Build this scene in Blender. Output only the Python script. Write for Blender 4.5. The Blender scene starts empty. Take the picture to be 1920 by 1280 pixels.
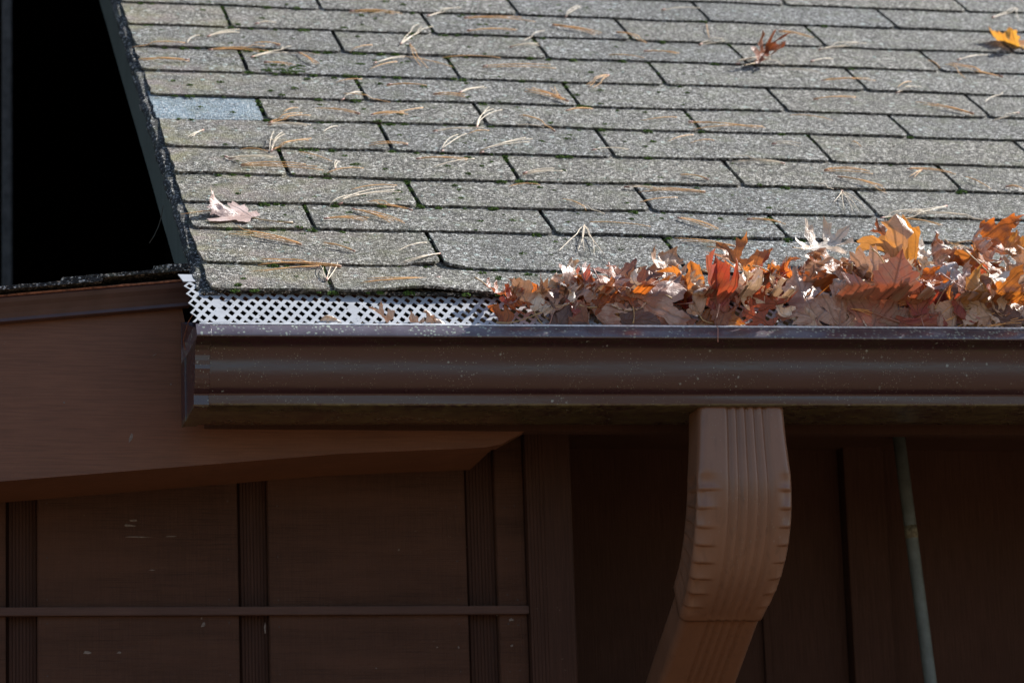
import bpy, bmesh, math, random
from math import sin, cos, pi, radians, atan2, sqrt
from mathutils import Vector, Matrix, noise
from mathutils.geometry import delaunay_2d_cdt
random.seed(7)
Z0 = 2.5                       # height of the eave above the ground
TK=[0, 0.0886, 0.2148, 0.312, 0.4217, 0.5348, 0.6577, 0.7621, 0.8779, 0.9923, 1.1046, 1.222]
S0=[0.1442, 0.2918, 0.152, 0.3005, 0.1474, 0.3006, 0.1469, 0.3002, 0.1483, 0.301, 0.1494, 0.3005]
PITCH=0.594922
CAM_R=[[0.9780723, -0.2055972, -0.0332312], [0.0129191, 0.2191486, -0.975606], [0.2078644, 0.9537839, 0.2169993]]
CAM_C=[-0.48046, -3.85163, -0.92899]
CAM_F=6370.104

scene = bpy.context.scene
COL = scene.collection
# ------------------------------------------------------------------ camera
cd = bpy.data.cameras.new('camera'); cam = bpy.data.objects.new('camera', cd); COL.objects.link(cam)
cd.sensor_width = 36; cd.lens = CAM_F/1920*36; cd.clip_start = .05; cd.clip_end = 500
M = Matrix((( CAM_R[0][0], -CAM_R[1][0], -CAM_R[2][0], CAM_C[0]),
            ( CAM_R[0][1], -CAM_R[1][1], -CAM_R[2][1], CAM_C[1]),
            ( CAM_R[0][2], -CAM_R[1][2], -CAM_R[2][2], CAM_C[2]+Z0), (0,0,0,1)))
cam.matrix_world = M
cd.dof.use_dof = True; cd.dof.focus_distance = 3.95; cd.dof.aperture_fstop = 11
scene.camera = cam
# ------------------------------------------------------------------ sky and sun
SUN = Vector((.70, .16, .68)).normalized()
w = bpy.data.worlds.new('World'); scene.world = w; w.use_nodes = True
wn = w.node_tree.nodes; wl = w.node_tree.links
sky = wn.new('ShaderNodeTexSky'); sky.sky_type = 'NISHITA'; sky.sun_disc = False
sky.sun_elevation = math.asin(SUN.z); sky.sun_rotation = atan2(SUN.x, SUN.y)
wl.new(sky.outputs[0], wn['Background'].inputs[0]); wn['Background'].inputs[1].default_value = .085
sd = bpy.data.lights.new('sun', 'SUN'); sd.energy = 4.6; sd.angle = radians(.53); sd.color = (1, .97, .925)
sun = bpy.data.objects.new('sun', sd); COL.objects.link(sun); sun.location = (3, 1, 8)
sun.rotation_euler = SUN.to_track_quat('Z', 'Y').to_euler()
scene.view_settings.view_transform = 'Standard'; scene.view_settings.look = 'None'
scene.view_settings.exposure = 0.85; scene.view_settings.gamma = 1
scene.view_settings.use_curve_mapping = False

# ------------------------------------------------------------------ node helper
class NT:
    def __init__(s, name):
        s.m = bpy.data.materials.new(name); s.m.use_nodes = True
        s.t = s.m.node_tree; s.t.nodes.clear()
        s.out = s.t.nodes.new('ShaderNodeOutputMaterial')
    def n(s, typ, ins=None, **kw):
        nd = s.t.nodes.new(typ)
        for k, v in kw.items(): setattr(nd, k, v)
        for k, v in (ins or {}).items():
            i = nd.inputs[k]
            if isinstance(v, bpy.types.NodeSocket): s.t.links.new(v, i)
            else: i.default_value = (*v, 1) if (isinstance(v, tuple) and len(v) == 3 and i.type == 'RGBA') else v
        return nd
    def pos(s):
        return s.n('ShaderNodeNewGeometry').outputs['Position']
    def mapv(s, v, scale=(1,1,1), rot=(0,0,0)):
        return s.n('ShaderNodeMapping', {'Vector': v, 'Scale': scale, 'Rotation': rot}).outputs[0]
    def noise(s, v, scale, detail=3, rough=.55):
        return s.n('ShaderNodeTexNoise', {'Vector': v, 'Scale': scale, 'Detail': detail, 'Roughness': rough}).outputs['Fac']
    def vor(s, v, scale, out='Distance', feature='F1', rnd=1.0):
        return s.n('ShaderNodeTexVoronoi', {'Vector': v, 'Scale': scale, 'Randomness': rnd}, feature=feature).outputs[out]
    def ramp(s, f, *stops, interp='LINEAR'):
        r = s.n('ShaderNodeValToRGB', {'Fac': f}); e = r.color_ramp.elements; r.color_ramp.interpolation = interp
        while len(e) < len(stops): e.new(.5)
        for q, (p, c) in zip(e, stops):
            q.position = p; q.color = (*c, 1) if isinstance(c, tuple) else (c, c, c, 1)
        return r.outputs[0]
    def mix(s, f, a, b, blend='MIX'):
        m = s.n('ShaderNodeMix', data_type='RGBA', blend_type=blend)
        for i, v in ((0, f), (6, a), (7, b)):
            if isinstance(v, bpy.types.NodeSocket): s.t.links.new(v, m.inputs[i])
            elif i == 0: m.inputs[0].default_value = v
            else: m.inputs[i].default_value = (*v, 1)
        return m.outputs[2]
    def math(s, op, a, b=0.0, c=0.0, clamp=False):
        m = s.n('ShaderNodeMath', operation=op); m.use_clamp = clamp
        for i, v in ((0, a), (1, b), (2, c)):
            if isinstance(v, bpy.types.NodeSocket): s.t.links.new(v, m.inputs[i])
            else: m.inputs[i].default_value = v
        return m.outputs[0]
    def sep(s, v):
        return s.n('ShaderNodeSeparateXYZ', {0: v}).outputs
    def bump(s, h, strength, dist, normal=None):
        ins = {'Height': h, 'Strength': strength, 'Distance': dist}
        if normal is not None: ins['Normal'] = normal
        return s.n('ShaderNodeBump', ins).outputs[0]
    def bsdf(s, color, rough=.6, normal=None, **kw):
        ins = {'Base Color': color, 'Roughness': rough}
        if normal is not None: ins['Normal'] = normal
        ins.update({k.replace('_', ' '): v for k, v in kw.items()})
        return s.n('ShaderNodeBsdfPrincipled', ins)
    def done(s, sh):
        s.t.links.new(sh.outputs[0], s.out.inputs[0]); return s.m

def mat_shingle(name, base_a, base_b, base_c, lich=1.0, tint=1.0):
    t = NT(name); P = t.pos()
    W = t.n('ShaderNodeVectorMath', {0: P, 1: t.n('ShaderNodeVectorMath', {0: t.n('ShaderNodeTexNoise', {'Vector': P, 'Scale': 300.0, 'Detail': 2.0}).outputs['Color'], 'Scale': .003}, operation='SCALE').outputs[0]}, operation='ADD').outputs[0]
    cell = t.n('ShaderNodeTexVoronoi', {'Vector': W, 'Scale': 420.0}, feature='F1')
    tone = t.sep(cell.outputs['Color'])[0]
    lump = t.noise(P, 190, 3, .75)
    tone2 = t.math('ADD', t.math('MULTIPLY', tone, .66), t.math('MULTIPLY', t.math('SUBTRACT', lump, .28), .85))
    gran = t.ramp(tone2, (.12, (.012,.012,.012)), (.30, base_a), (.50, base_b), (.70, base_c), (.88, (.74,.73,.70)))
    big = t.noise(P, 7, 4); gran = t.mix(t.ramp(big, (.40, 0.0), (.75, .45)), gran, (.10,.098,.09))
    st = t.noise(P, 34, 5, .65)
    gran = t.mix(t.ramp(st, (.50, 0.0), (.72, .5)), gran, (.15,.165,.10))
    x = t.sep(P)[0]
    edge = t.math('MULTIPLY', t.ramp(x, (0, 1.0), (.30, 0.0)), t.ramp(t.noise(P, 16, 4), (.40, 0.0), (.60, .55*tint)))
    gran = t.mix(edge, gran, t.mix(t.ramp(t.noise(P, 20, 2), (.4, 0.0), (.6, 1.0)), (.27,.25,.12), (.30,.24,.22)))
    dots = t.vor(P, 42); dn = t.math('ADD', dots, t.math('MULTIPLY', t.noise(P, 240, 3), .34))
    sel = t.math('GREATER_THAN', t.noise(P, 11, 3), .48)
    lm = t.math('MULTIPLY', t.ramp(dn, (.27, lich*.85), (.35, 0.0)), sel)
    gran = t.mix(lm, gran, t.mix(tone, (.30,.36,.34), (.55,.62,.58)))
    blk = t.math('ADD', t.vor(P, 55), t.math('MULTIPLY', t.noise(P, 330, 3), .3))
    gran = t.mix(t.math('MULTIPLY', t.ramp(blk, (.23, .9), (.28, 0.0)), t.ramp(t.noise(P, 9, 2), (.47, 0.0), (.5, 1.0))), gran, (.02,.022,.018))
    obj = t.n('ShaderNodeObjectInfo').outputs['Random']
    gran = t.mix(1.0, gran, t.ramp(obj, (0, (.84,.87,.91)), (.5, (.98,.98,.97)), (1, (1.0,.97,.91))), 'MULTIPLY')
    h = t.math('ADD', t.ramp(cell.outputs['Distance'], (0, 1.0), (.75, 0.0)), t.math('ADD', t.math('MULTIPLY', tone, .9), lump))
    n = t.bump(h, .9, .0017)
    n = t.bump(st, .35, .004, n)
    return t.done(t.bsdf(gran, .85, n, Specular_IOR_Level=.45))

def mat_paint(name, col, rough, grain='none', spec=.5, lichen=0.0, dirt=(.05,.045,.03), bstr=.3, coat=0.0):
    t = NT(name); P = t.pos()
    n1 = t.noise(P, 9, 5, .6)
    c = t.mix(t.ramp(n1, (.3, 0.0), (.75, .55)), col, tuple(min(1, q*1.5+.003) for q in col))
    normal = None
    if grain == 'h':
        g = t.noise(t.mapv(P, (5, 60, 170)), 4, 5, .65)
        g2 = t.noise(t.mapv(P, (120, 60, 8)), 4, 3)
        gg = t.math('ADD', g, t.math('MULTIPLY', g2, .5))
        normal = t.bump(gg, bstr, .002); c = t.mix(t.ramp(g, (.35, .5), (.6, 0.0)), c, tuple(q*.55 for q in col))
    elif grain == 'v':
        g = t.noise(t.mapv(P, (170, 60, 4)), 4, 5, .65); g2 = t.noise(t.mapv(P, (10, 20, 130)), 4, 3)
        gg = t.math('ADD', g, t.math('MULTIPLY', g2, .35))
        normal = t.bump(gg, bstr, .002); c = t.mix(t.ramp(g, (.35, .55), (.6, 0.0)), c, tuple(q*.5 for q in col))
    elif grain == 'b':
        g = t.noise(t.mapv(P, (150, 60, 5)), 4, 5, .65); g2 = t.noise(t.mapv(P, (4, 60, 260)), 4, 4, .7); g3 = t.noise(t.mapv(P, (.7, 1, 5)), 5, 2)
        gg = t.math('ADD', g, t.math('MULTIPLY', g2, .9)); normal = t.bump(gg, bstr, .002)
        c = t.mix(t.ramp(g, (.35, .5), (.6, 0.0)), c, tuple(q*.6 for q in col)); c = t.mix(t.ramp(g2, (.36, .75), (.5, 0.0)), c, tuple(q*.45 for q in col))
        c = t.mix(t.ramp(g3, (.4, 0.0), (.65, .5)), c, tuple(q*1.6 for q in col))
    else:
        normal = t.bump(t.noise(P, 22, 3), bstr*.3, .004)
    # worn flecks where the paint has chipped
    if grain != 'none':
        ch = t.noise(t.mapv(P, (14, 14, 60)), 5, 6, .8)
        big = t.noise(P, 6, 2)
        c = t.mix(t.math('MULTIPLY', t.ramp(ch, (.665, 0.0), (.70, .8)), t.ramp(big, (.52, 0.0), (.57, 1.0))), c, (.30,.27,.23))
    if lichen > 0:
        for sc, th, sel, colr in ((95, .16, .50, (.33,.38,.34)), (260, .22, .56, (.40,.43,.36))):
            v = t.math('ADD', t.vor(P, sc), t.math('MULTIPLY', t.noise(P, sc*6, 2), .22))
            m = t.math('MULTIPLY', t.ramp(v, (th+.06, 1.0), (th+.12, 0.0)), t.ramp(t.noise(P, sc*.12, 3), (sel, 0.0), (sel+.05, lichen)))
            c = t.mix(m, c, colr)
        streak = t.noise(t.mapv(P, (40, 40, 6)), 3, 4)
        c = t.mix(t.ramp(streak, (.55, 0.0), (.8, .35)), c, dirt)
    return t.done(t.bsdf(c, rough, normal, Specular_IOR_Level=spec, Coat_Weight=coat, Coat_Roughness=.25))

def mat_gutter(name, col):
    t = NT(name); P = t.pos(); o = t.sep(P)
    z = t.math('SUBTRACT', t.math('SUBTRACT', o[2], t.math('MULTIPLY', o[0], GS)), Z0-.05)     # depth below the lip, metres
    n1 = t.noise(P, 7, 5, .6)
    c = t.mix(t.ramp(n1, (.3, 0.0), (.75, .7)), col, tuple(q*1.35 for q in col))
    grain = t.noise(t.mapv(P, (1, 1, 3)), 130, 4, .7)
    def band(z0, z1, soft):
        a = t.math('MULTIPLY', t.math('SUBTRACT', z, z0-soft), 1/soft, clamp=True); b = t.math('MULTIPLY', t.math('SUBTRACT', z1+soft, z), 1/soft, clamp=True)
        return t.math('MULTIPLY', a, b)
    # green algae caught below the lip and on the bottom step
    g1 = t.math('MULTIPLY', band(-.026, -.0155, .004), t.ramp(t.math('ADD', grain, t.math('MULTIPLY', t.noise(P, 12, 3), .5)), (.68, 0.0), (.86, .9)))
    c = t.mix(t.math('MULTIPLY', g1, .6), c, (.035,.034,.014))
    g2 = t.math('MULTIPLY', band(-.0915, -.087, .0012), t.ramp(t.math('ADD', grain, t.math('MULTIPLY', t.noise(P, 14, 3), .5)), (.62, 0.0), (.78, .9)))
    c = t.mix(g2, c, (.12,.11,.05))
    g3 = t.math('MULTIPLY', band(-.11, -.0875, .001), t.ramp(t.noise(P, 60, 4, .7), (.4, 0.0), (.6, .6))); c = t.mix(g3, c, (.022,.013,.009))
    # crust lichen: thick on the sloping lip, sparse dots below
    v = t.math('ADD', t.vor(P, 210), t.math('MULTIPLY', t.noise(P, 900, 2), .5))
    lip = t.math('MULTIPLY', band(-.0145, .002, .002), t.math('MULTIPLY', t.ramp(v, (.50, 1.0), (.60, 0.0)), t.ramp(t.math('ADD', t.noise(P, 26, 3), t.math('MULTIPLY', o[0], .05)), (.44, 0.0), (.53, .9))))
    c = t.mix(t.math('MULTIPLY', band(-.0150, .002, .0015), t.ramp(t.noise(P, 40, 4, .6), (.3, .45), (.7, .95))), c, (.135,.115,.135))  # lip band paled: chalky wear plus sunlit brightness put into the colour
    c = t.mix(lip, c, t.mix(grain, (.22,.28,.22), (.50,.54,.45)))
    for sc, th, sel, colr in ((85, .13, .52, (.30,.36,.34)), (170, .12, .50, (.26,.30,.26)), (330, .16, .50, (.28,.29,.22))):
        v = t.math('ADD', t.vor(P, sc), t.math('MULTIPLY', t.noise(P, sc*5, 3), .30))
        m = t.math('MULTIPLY', t.ramp(v, (th+.10, .8), (th+.17, 0.0)), t.ramp(t.noise(P, sc*.13, 3), (sel, 0.0), (sel+.03, 1.0)))
        c = t.mix(m, c, colr)
    rg = t.ramp(n1, (.3, .23), (.7, .33))
    nn = t.bump(t.noise(t.mapv(P, (1, 5, 5)), 16, 3), .08, .004)
    return t.done(t.bsdf(c, rg, nn, Specular_IOR_Level=1.0))

def mat_plain(name, col, rough=.7, spec=.4, nscale=60, amp=.35, bstr=.2, bdist=.001):
    t = NT(name); P = t.pos(); n = t.noise(P, nscale, 5, .6)
    c = t.mix(t.ramp(n, (.3, 0.0), (.7, 1.0)), tuple(q*(1-amp) for q in col), tuple(min(1, q*(1+amp)) for q in col))
    return t.done(t.bsdf(c, rough, t.bump(n, bstr, bdist), Specular_IOR_Level=spec))

def mat_leaf(name, top, under, blotch, trans, transw=.38, rough=.36):
    t = NT(name)
    uv = t.n('ShaderNodeUVMap').outputs[0]; s = t.sep(uv); u = t.math('ABSOLUTE', s[0]); v = s[1]
    r = t.math('SQRT', t.math('ADD', t.math('MULTIPLY', u, u), t.math('MULTIPLY', v, v)))
    a = t.math('ARCTAN2', u, v)
    d = t.math('MINIMUM', t.math('ABSOLUTE', a), t.math('ABSOLUTE', t.math('SUBTRACT', a, .78)))
    d = t.math('MULTIPLY', d, r)
    side = t.math('FRACT', t.math('MULTIPLY', t.math('SUBTRACT', v, t.math('MULTIPLY', u, .85)), 7.5))
    side = t.math('ABSOLUTE', t.math('SUBTRACT', side, .5))
    vein = t.math('MAXIMUM', t.ramp(d, (.006, 1.0), (.022, 0.0)), t.math('MULTIPLY', t.ramp(side, (.02, 1.0), (.10, 0.0)), .55))
    info = t.n('ShaderNodeObjectInfo').outputs['Random']
    P = t.n('ShaderNodeCombineXYZ', {0: s[0], 1: s[1], 2: t.math('MULTIPLY', info, 30.0)}).outputs[0]
    b = t.noise(P, 3.2, 5, .62); b2 = t.noise(P, 22, 4, .7)
    f = t.ramp(b, (.42, 0.0), (.60, 1.0))
    c = t.mix(f, top, blotch); cu = t.mix(t.math('MULTIPLY', f, .6), under, blotch)
    spots = t.ramp(b2, (.66, 0.0), (.74, .7))
    geo = t.n('ShaderNodeNewGeometry'); back = geo.outputs['Backfacing']
    c = t.mix(back, c, cu)
    c = t.mix(t.ramp(b2, (.3, .35), (.6, 0.0)), c, tuple(q*.4 for q in top))
    c = t.mix(t.math('MULTIPLY', vein, .55), c, tuple(q*.35 for q in top))
    c = t.mix(spots, c, (.05,.025,.015))
    tc = t.mix(t.math('MULTIPLY', vein, .8), t.mix(t.math('MULTIPLY', f, .5), trans, blotch), tuple(q*.25 for q in trans))
    tc = t.mix(spots, tc, (.03,.01,.005))
    n = t.bump(t.math('ADD', t.math('MULTIPLY', vein, -.8), t.math('MULTIPLY', b2, 1.4)), .6, .0011)
    p = t.bsdf(c, rough, n, Specular_IOR_Level=.8)
    tr = t.n('ShaderNodeBsdfTranslucent', {'Color': tc, 'Normal': n})
    mx = t.n('ShaderNodeMixShader', {0: transw, 1: p.outputs[0], 2: tr.outputs[0]})
    return t.done(mx)

M_SH = mat_shingle('shingle_granules', (.030,.029,.026), (.112,.107,.095), (.26,.252,.23))
M_SHB = mat_shingle('shingle_granules_blue', (.19,.245,.28), (.25,.325,.37), (.32,.41,.46), .1, 0.0)
M_EDGE = mat_shingle('shingle_edge_asphalt', (.012,.013,.014), (.028,.029,.031), (.07,.072,.075), .15, 0.0)
GS = .0085                                                         # fall of the gutter, per metre
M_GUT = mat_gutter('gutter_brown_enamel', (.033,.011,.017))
M_GUTIN = mat_plain('gutter_inside_grime', (.018,.014,.012), .8)
M_LIP = mat_plain('bright_hem', (.8,.82,.85), .35, .6, 200)
M_DS = mat_paint('downspout_brown_enamel', (.19,.100,.062), .32, 'none', .5, .12, (.06,.035,.025), .1)
M_WALL = mat_paint('wall_brown_stain', (.074,.036,.023), .72, 'b', .3, bstr=.8)
M_STRIP = mat_paint('batten_brown_stain', (.058,.028,.019), .75, 'v', .25, bstr=.4)
M_RAIL = mat_paint('rail_brown_paint', (.085,.045,.034), .6, 'h', .3, bstr=.15)
M_BOARD = mat_paint('fascia_brown_paint', (.155,.070,.040), .55, 'h', .35, bstr=.18)
M_REAR = mat_paint('rear_wall_brown_stain', (.060,.030,.021), .8, 'v', .2, bstr=.3)
M_RUST = mat_plain('rusty_drip_edge', (.26,.10,.05), .8, .3, 260, .7)
M_DRIP = mat_plain('drip_brown_metal', (.075,.040,.036), .38, .6, 30, .2)
M_RAKE = mat_paint('weathered_rake_board', (.105,.125,.11), .8, 'v', .3, bstr=.35)
M_WHITE = mat_plain('white_plastic', (.40,.415,.44), .42, .5, 60, .16, .05)
M_DECK = mat_plain('underlayment', (.012,.012,.012), .9)
M_DARK = mat_plain('shade_black_boards', (.004,.0038,.0038), .95, 0.0)  # near-black albedo, deep shade put into the colour of the boards
M_POST = mat_plain('grey_edge_post', (.09,.09,.09), .8)
M_PIPE = mat_plain('weathered_conduit', (.13,.17,.175), .55, .5, 35, .3)
M_PIPEJ = mat_plain('conduit_joint_grime', (.19,.19,.14), .8, .3, 200, .6)
M_MOSS = mat_plain('moss', (.075,.125,.026), .95, .1, 400, .7, 1, .002)
M_LICH = mat_plain('crust_lichen', (.36,.44,.40), .9, .2, 500, .4, 1, .001)
M_NO = mat_plain('pine_needle_orange', (.80,.44,.18), .5, .5, 90, .3)
M_NP = mat_plain('pine_needle_pale', (.78,.66,.50), .45, .6, 90, .25)
M_STEM = mat_plain('leaf_stem_pink', (.42,.22,.18), .5, .5, 90, .3)
M_STEMT = mat_plain('leaf_stem_tan', (.45,.32,.17), .5, .5, 90, .3)
M_GROUND = mat_plain('leafy_ground', (.15,.095,.055), .95, .1, 9, .5, .6, .05)
PAL = {   # top, under, blotch, transmitted, share of light let through
 'orange': ((.48,.17,.045), (.56,.33,.19), (.32,.09,.03), (.95,.23,.025), .42),
 'amber':  ((.43,.19,.065), (.56,.37,.22), (.32,.11,.035), (.90,.27,.03), .36),
 'rust':   ((.36,.15,.075), (.50,.33,.25), (.24,.075,.035), (.70,.17,.04), .22),
 'tan':    ((.66,.48,.36), (.76,.62,.52), (.46,.25,.14), (.70,.30,.12), .15),
 'cream':  ((.84,.74,.63), (.86,.78,.70), (.66,.46,.30), (.70,.40,.20), .15),
 'mauve':  ((.54,.37,.30), (.70,.54,.48), (.36,.16,.10), (.55,.20,.09), .13),
 'dark':   ((.18,.095,.07), (.30,.20,.17), (.11,.045,.035), (.34,.12,.05), .14),
 'crimson':((.34,.06,.05), (.56,.32,.28), (.46,.16,.06), (.70,.09,.03), .26),
 'red':    ((.44,.11,.045), (.48,.29,.22), (.30,.08,.04), (.90,.14,.03), .32),
 'redmauve':((.42,.17,.12), (.56,.36,.30), (.36,.23,.17), (.60,.13,.05), .18),
 'silver': ((.68,.59,.55), (.78,.70,.67), (.44,.32,.26), (.46,.32,.22), .13),
 'lilac':  ((.62,.46,.44), (.76,.63,.60), (.44,.26,.22), (.55,.28,.19), .14),
 'gold':   ((.52,.28,.09), (.70,.52,.34), (.40,.18,.055), (.95,.36,.05), .30),
 'pink':   ((.84,.66,.60), (.86,.74,.68), (.66,.46,.39), (.66,.38,.28), .15),
 'yellow': ((.75,.42,.08), (.82,.60,.30), (.60,.22,.05), (1.0,.46,.05), .36),
}
LEAFMAT = {k: mat_leaf('leaf_'+k, *v) for k, v in PAL.items()}

# ------------------------------------------------------------------ object helpers
def link(name, me, mats, parent=None, smooth=False, loc=None):
    o = bpy.data.objects.new(name, me); COL.objects.link(o)
    if mats is not None and not me.materials:
        for m in (mats if isinstance(mats, (list, tuple)) else [mats]): me.materials.append(m)
    if parent is not None: o.parent = parent
    if loc is not None: o.location = loc
    if smooth:
        me.polygons.foreach_set('use_smooth', [True]*len(me.polygons))
    return o
def tag(o, label=None, cat=None, group=None, kind=None):
    if label: o['label'] = label
    if cat: o['category'] = cat
    if group: o['group'] = group
    if kind: o['kind'] = kind
    return o
def empty(name, loc=(0,0,0)):
    o = bpy.data.objects.new(name, None); COL.objects.link(o); o.location = loc; o.empty_display_size = .02
    return o
def pymesh(name, v, f):
    me = bpy.data.meshes.new(name); me.from_pydata([tuple(q) for q in v], [], f); me.update(); return me
def bmmesh(name, bm):
    bmesh.ops.recalc_face_normals(bm, faces=bm.faces[:])
    me = bpy.data.meshes.new(name); bm.to_mesh(me); bm.free(); return me
def box(x0, x1, y0, y1, z0, z1, bev=0.0, bm=None):
    own = bm is None
    if own: bm = bmesh.new()
    r = bmesh.ops.create_cube(bm, size=1)
    bmesh.ops.transform(bm, matrix=Matrix.Translation(((x0+x1)/2, (y0+y1)/2, (z0+z1)/2)) @ Matrix.Diagonal((x1-x0, y1-y0, z1-z0, 1)), verts=r['verts'])
    if bev: bmesh.ops.bevel(bm, geom=[e for e in bm.edges if all(q in r['verts'] for q in e.verts)], offset=bev, segments=2, affect='EDGES', clamp_overlap=True)
    return bm
def sweep_profile(prof, x0, x1, nx, zslope=0.0, wob=0.0):
    """open profile of (y, z) run along x"""
    v, f = [], []; n = len(prof)
    for i in range(nx+1):
        x = x0+(x1-x0)*i/nx
        for j, (y, z) in enumerate(prof):
            d = wob*noise.noise(Vector((x*3, j*.35, 1.7)))
            v.append((x, y+d, z+zslope*x+d*.5))
    for i in range(nx):
        for j in range(n-1):
            f.append((i*n+j, i*n+j+1, (i+1)*n+j+1, (i+1)*n+j))
    return v, f
def tube(pts, radii, seg=5):
    v, f = [], []
    for i, p in enumerate(pts):
        p = Vector(p); a = Vector(pts[max(0, i-1)]); b = Vector(pts[min(len(pts)-1, i+1)])
        t = (b-a).normalized(); s = t.cross(Vector((.31,.12,.94))).normalized(); u = s.cross(t)
        r = radii[i] if isinstance(radii, (list, tuple)) else radii
        for k in range(seg):
            an = 2*pi*k/seg; v.append(p+s*cos(an)*r+u*sin(an)*r)
    for i in range(len(pts)-1):
        for k in range(seg):
            k2 = (k+1) % seg; f.append((i*seg+k, i*seg+k2, (i+1)*seg+k2, (i+1)*seg+k))
    f.append(tuple(range(seg-1, -1, -1))); f.append(tuple((len(pts)-1)*seg+k for k in range(seg)))
    return v, f
def merge(parts):
    V, F = [], []
    for v, f in parts:
        o = len(V); V += list(v); F += [tuple(i+o for i in q) for q in f]
    return V, F
ca, sa = cos(PITCH), sin(PITCH)
def RP(s, t, h):            # roof coordinates -> world: s along the eave, t up the slope, h off the slope
    return Vector((s, t*ca-h*sa, t*sa+h*ca+Z0))
def nz(x, y, z=0.0): return noise.noise(Vector((x, y, z)))

# ------------------------------------------------------------------ ground
bm = bmesh.new(); bmesh.ops.create_grid(bm, x_segments=24, y_segments=24, size=150)
for q in bm.verts: q.co.z = .05*nz(q.co.x*.3, q.co.y*.3) if abs(q.co.x) > 8 or abs(q.co.y) > 8 else 0
g = link('ground', bmmesh('ground', bm), M_GROUND); tag(g, 'leafy bare ground around the house', kind='structure')

# ------------------------------------------------------------------ main shingle roof
TAU = .0042
ROWS = list(TK); OFF = list(S0)
while ROWS[-1] < 1.75:
    ROWS.append(round(ROWS[-1]+.1135, 4)); OFF.append(.1500 if abs(OFF[-1]-.30) < .03 else .3005)
ROOF_XMAX = 2.35
roof = empty('shingle_roof', (0, 0, Z0)); tag(roof, 'weathered grey asphalt shingle roof with mossy joints rising above the brown gutter', 'roof')
def course_of(t):
    k = 0
    while k < len(ROWS)-2 and t >= ROWS[k+1]: k += 1
    return k
def top_h(s, t):
    if t < 0: return .002
    k = course_of(t); e = ROWS[k+1]-ROWS[k]
    return 2*TAU-TAU*(t-ROWS[k])/e
def warp(s, t):             # the deck is a little uneven
    return .0020*nz(s*3.1, t*4.3, 3.3)+.0012*nz(s*9, t*9, 8.1)
def lift(s, k):             # curled lower edges
    b = .0016*max(0, nz(s*5.2, k*3.7, 9.0))
    if k == 0: b += .006*math.exp(-((s-.255)/.05)**2)+.0015*nz(s*9, 2.2)
    if k == 1: b += .004*math.exp(-((s-.29)/.03)**2)
    return b
def tab(k, a, b, mat, left_end, label=None, thin=False):
    t0, t1 = ROWS[k], ROWS[k+1]+.022
    e = ROWS[k+1]-ROWS[k]; n = max(4, int((b-a)/.0055)); m = 6
    cr = .007                                                       # rounded lower corners
    V, F = [], []; cols = n+1
    for side in (1, 0):
        for i in range(cols):
            s = a+(b-a)*i/n; de = min(s-a, b-s)
            te = t0+.0017*nz(s*85, k*7.7)+.0012*nz(s*210, k*3.1)+.0028*nz(s*9, k*5.1+4)
            if de < cr: te += (cr-sqrt(max(0, cr*cr-(cr-de)**2)))*.9
            if k == 0 and a < .16 < b: te += 0
            if k == 1 and s > .25: te += -.006*min(1, (s-.29)/.05) if s > .29 else .004
            for j in range(m+1):
                fj = (j/m)**1.3; t = te+(t1-te)*fj
                h = (2 if side else 1)*TAU-TAU*(t-t0)/e
                if thin: h -= .75*TAU*(1-fj)
                if j == 0 and side: h -= .0009
                h += warp(s, t)+lift(s, k)*(1-fj)
                ss = s+ (.0009*nz(t*70, k*3.1, i) if (i in (0, n)) else 0)
                if left_end and i == 0: ss += .004*nz(t*55, k*9.1)+.002*nz(t*190, k)
                P = RP(ss, t, h); P.z -= Z0; V.append(P)
    N = cols*(m+1)
    for i in range(n):
        for j in range(m):
            q = i*(m+1)+j; F.append((q, q+m+1, q+m+2, q+1))
            F.append((N+q, N+q+1, N+q+m+2, N+q+m+1))
    for i in range(n):
        q = i*(m+1); F.append((q, N+q, N+q+m+1, q+m+1)); q += m; F.append((q, q+m+1, N+q+m+1, N+q))
    for j in range(m):
        F.append((j, j+1, N+j+1, N+j)); q = n*(m+1)+j; F.append((q, N+q, N+q+1, q+1))
    me = pymesh('shingle', V, F)
    o = link('shingle', me, mat, roof)
    ns = [f.index < 0 for f in me.polygons]
    if label: o['label'] = label
    return o
SLOTW = .0062
for k in range(len(ROWS)-1):
    x = OFF[k] % .3048; edges = [0.0]
    while x < ROOF_XMAX: edges.append(x); x += .3048
    edges.append(ROOF_XMAX)
    for i in range(len(edges)-1):
        a = edges[i]+(SLOTW/2 if i else random.uniform(-.002, .003)); b = edges[i+1]-SLOTW/2
        blue = (k == 6 and i == 0)
        tab(k, a, b, M_SHB if blue else M_SH, i == 0, 'pale blue grey shingle with a smooth face at the left rake' if blue else None, blue)
# deck and the plain slope beyond the shingles
TR = 3.1
def slab(name, s0, s1, t0, t1, h0, h1, mat, parent, nx=1, ny=1):
    V = []
    for h in (h0, h1):
        for s in (s0, s1):
            for t in (t0, t1):
                P = RP(s, t, h); P.z -= Z0; V.append(P)
    return link(name, pymesh(name, V, [(0,1,3,2),(4,6,7,5),(0,4,5,1),(2,3,7,6),(0,2,6,4),(1,5,7,3)]), mat, parent)
slab('starter_strip', .002, ROOF_XMAX, .0035, .10, .0002, TAU-.0002, M_EDGE, roof)
slab('underlayment', .002, ROOF_XMAX, .012, TR, -.0006, -.00005, M_DECK, roof)
slab('deck', .012, 5.0, .02, TR, -.018, -.0036, M_BOARD, roof)
slab('upper_slope', .0, 5.0, ROWS[-1]-.03, TR, .0008, .0052, M_SH, roof)
slab('side_slope', ROOF_XMAX+.004, 5.0, .0, ROWS[-1]-.034, .0, .005, M_SH, roof)
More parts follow.
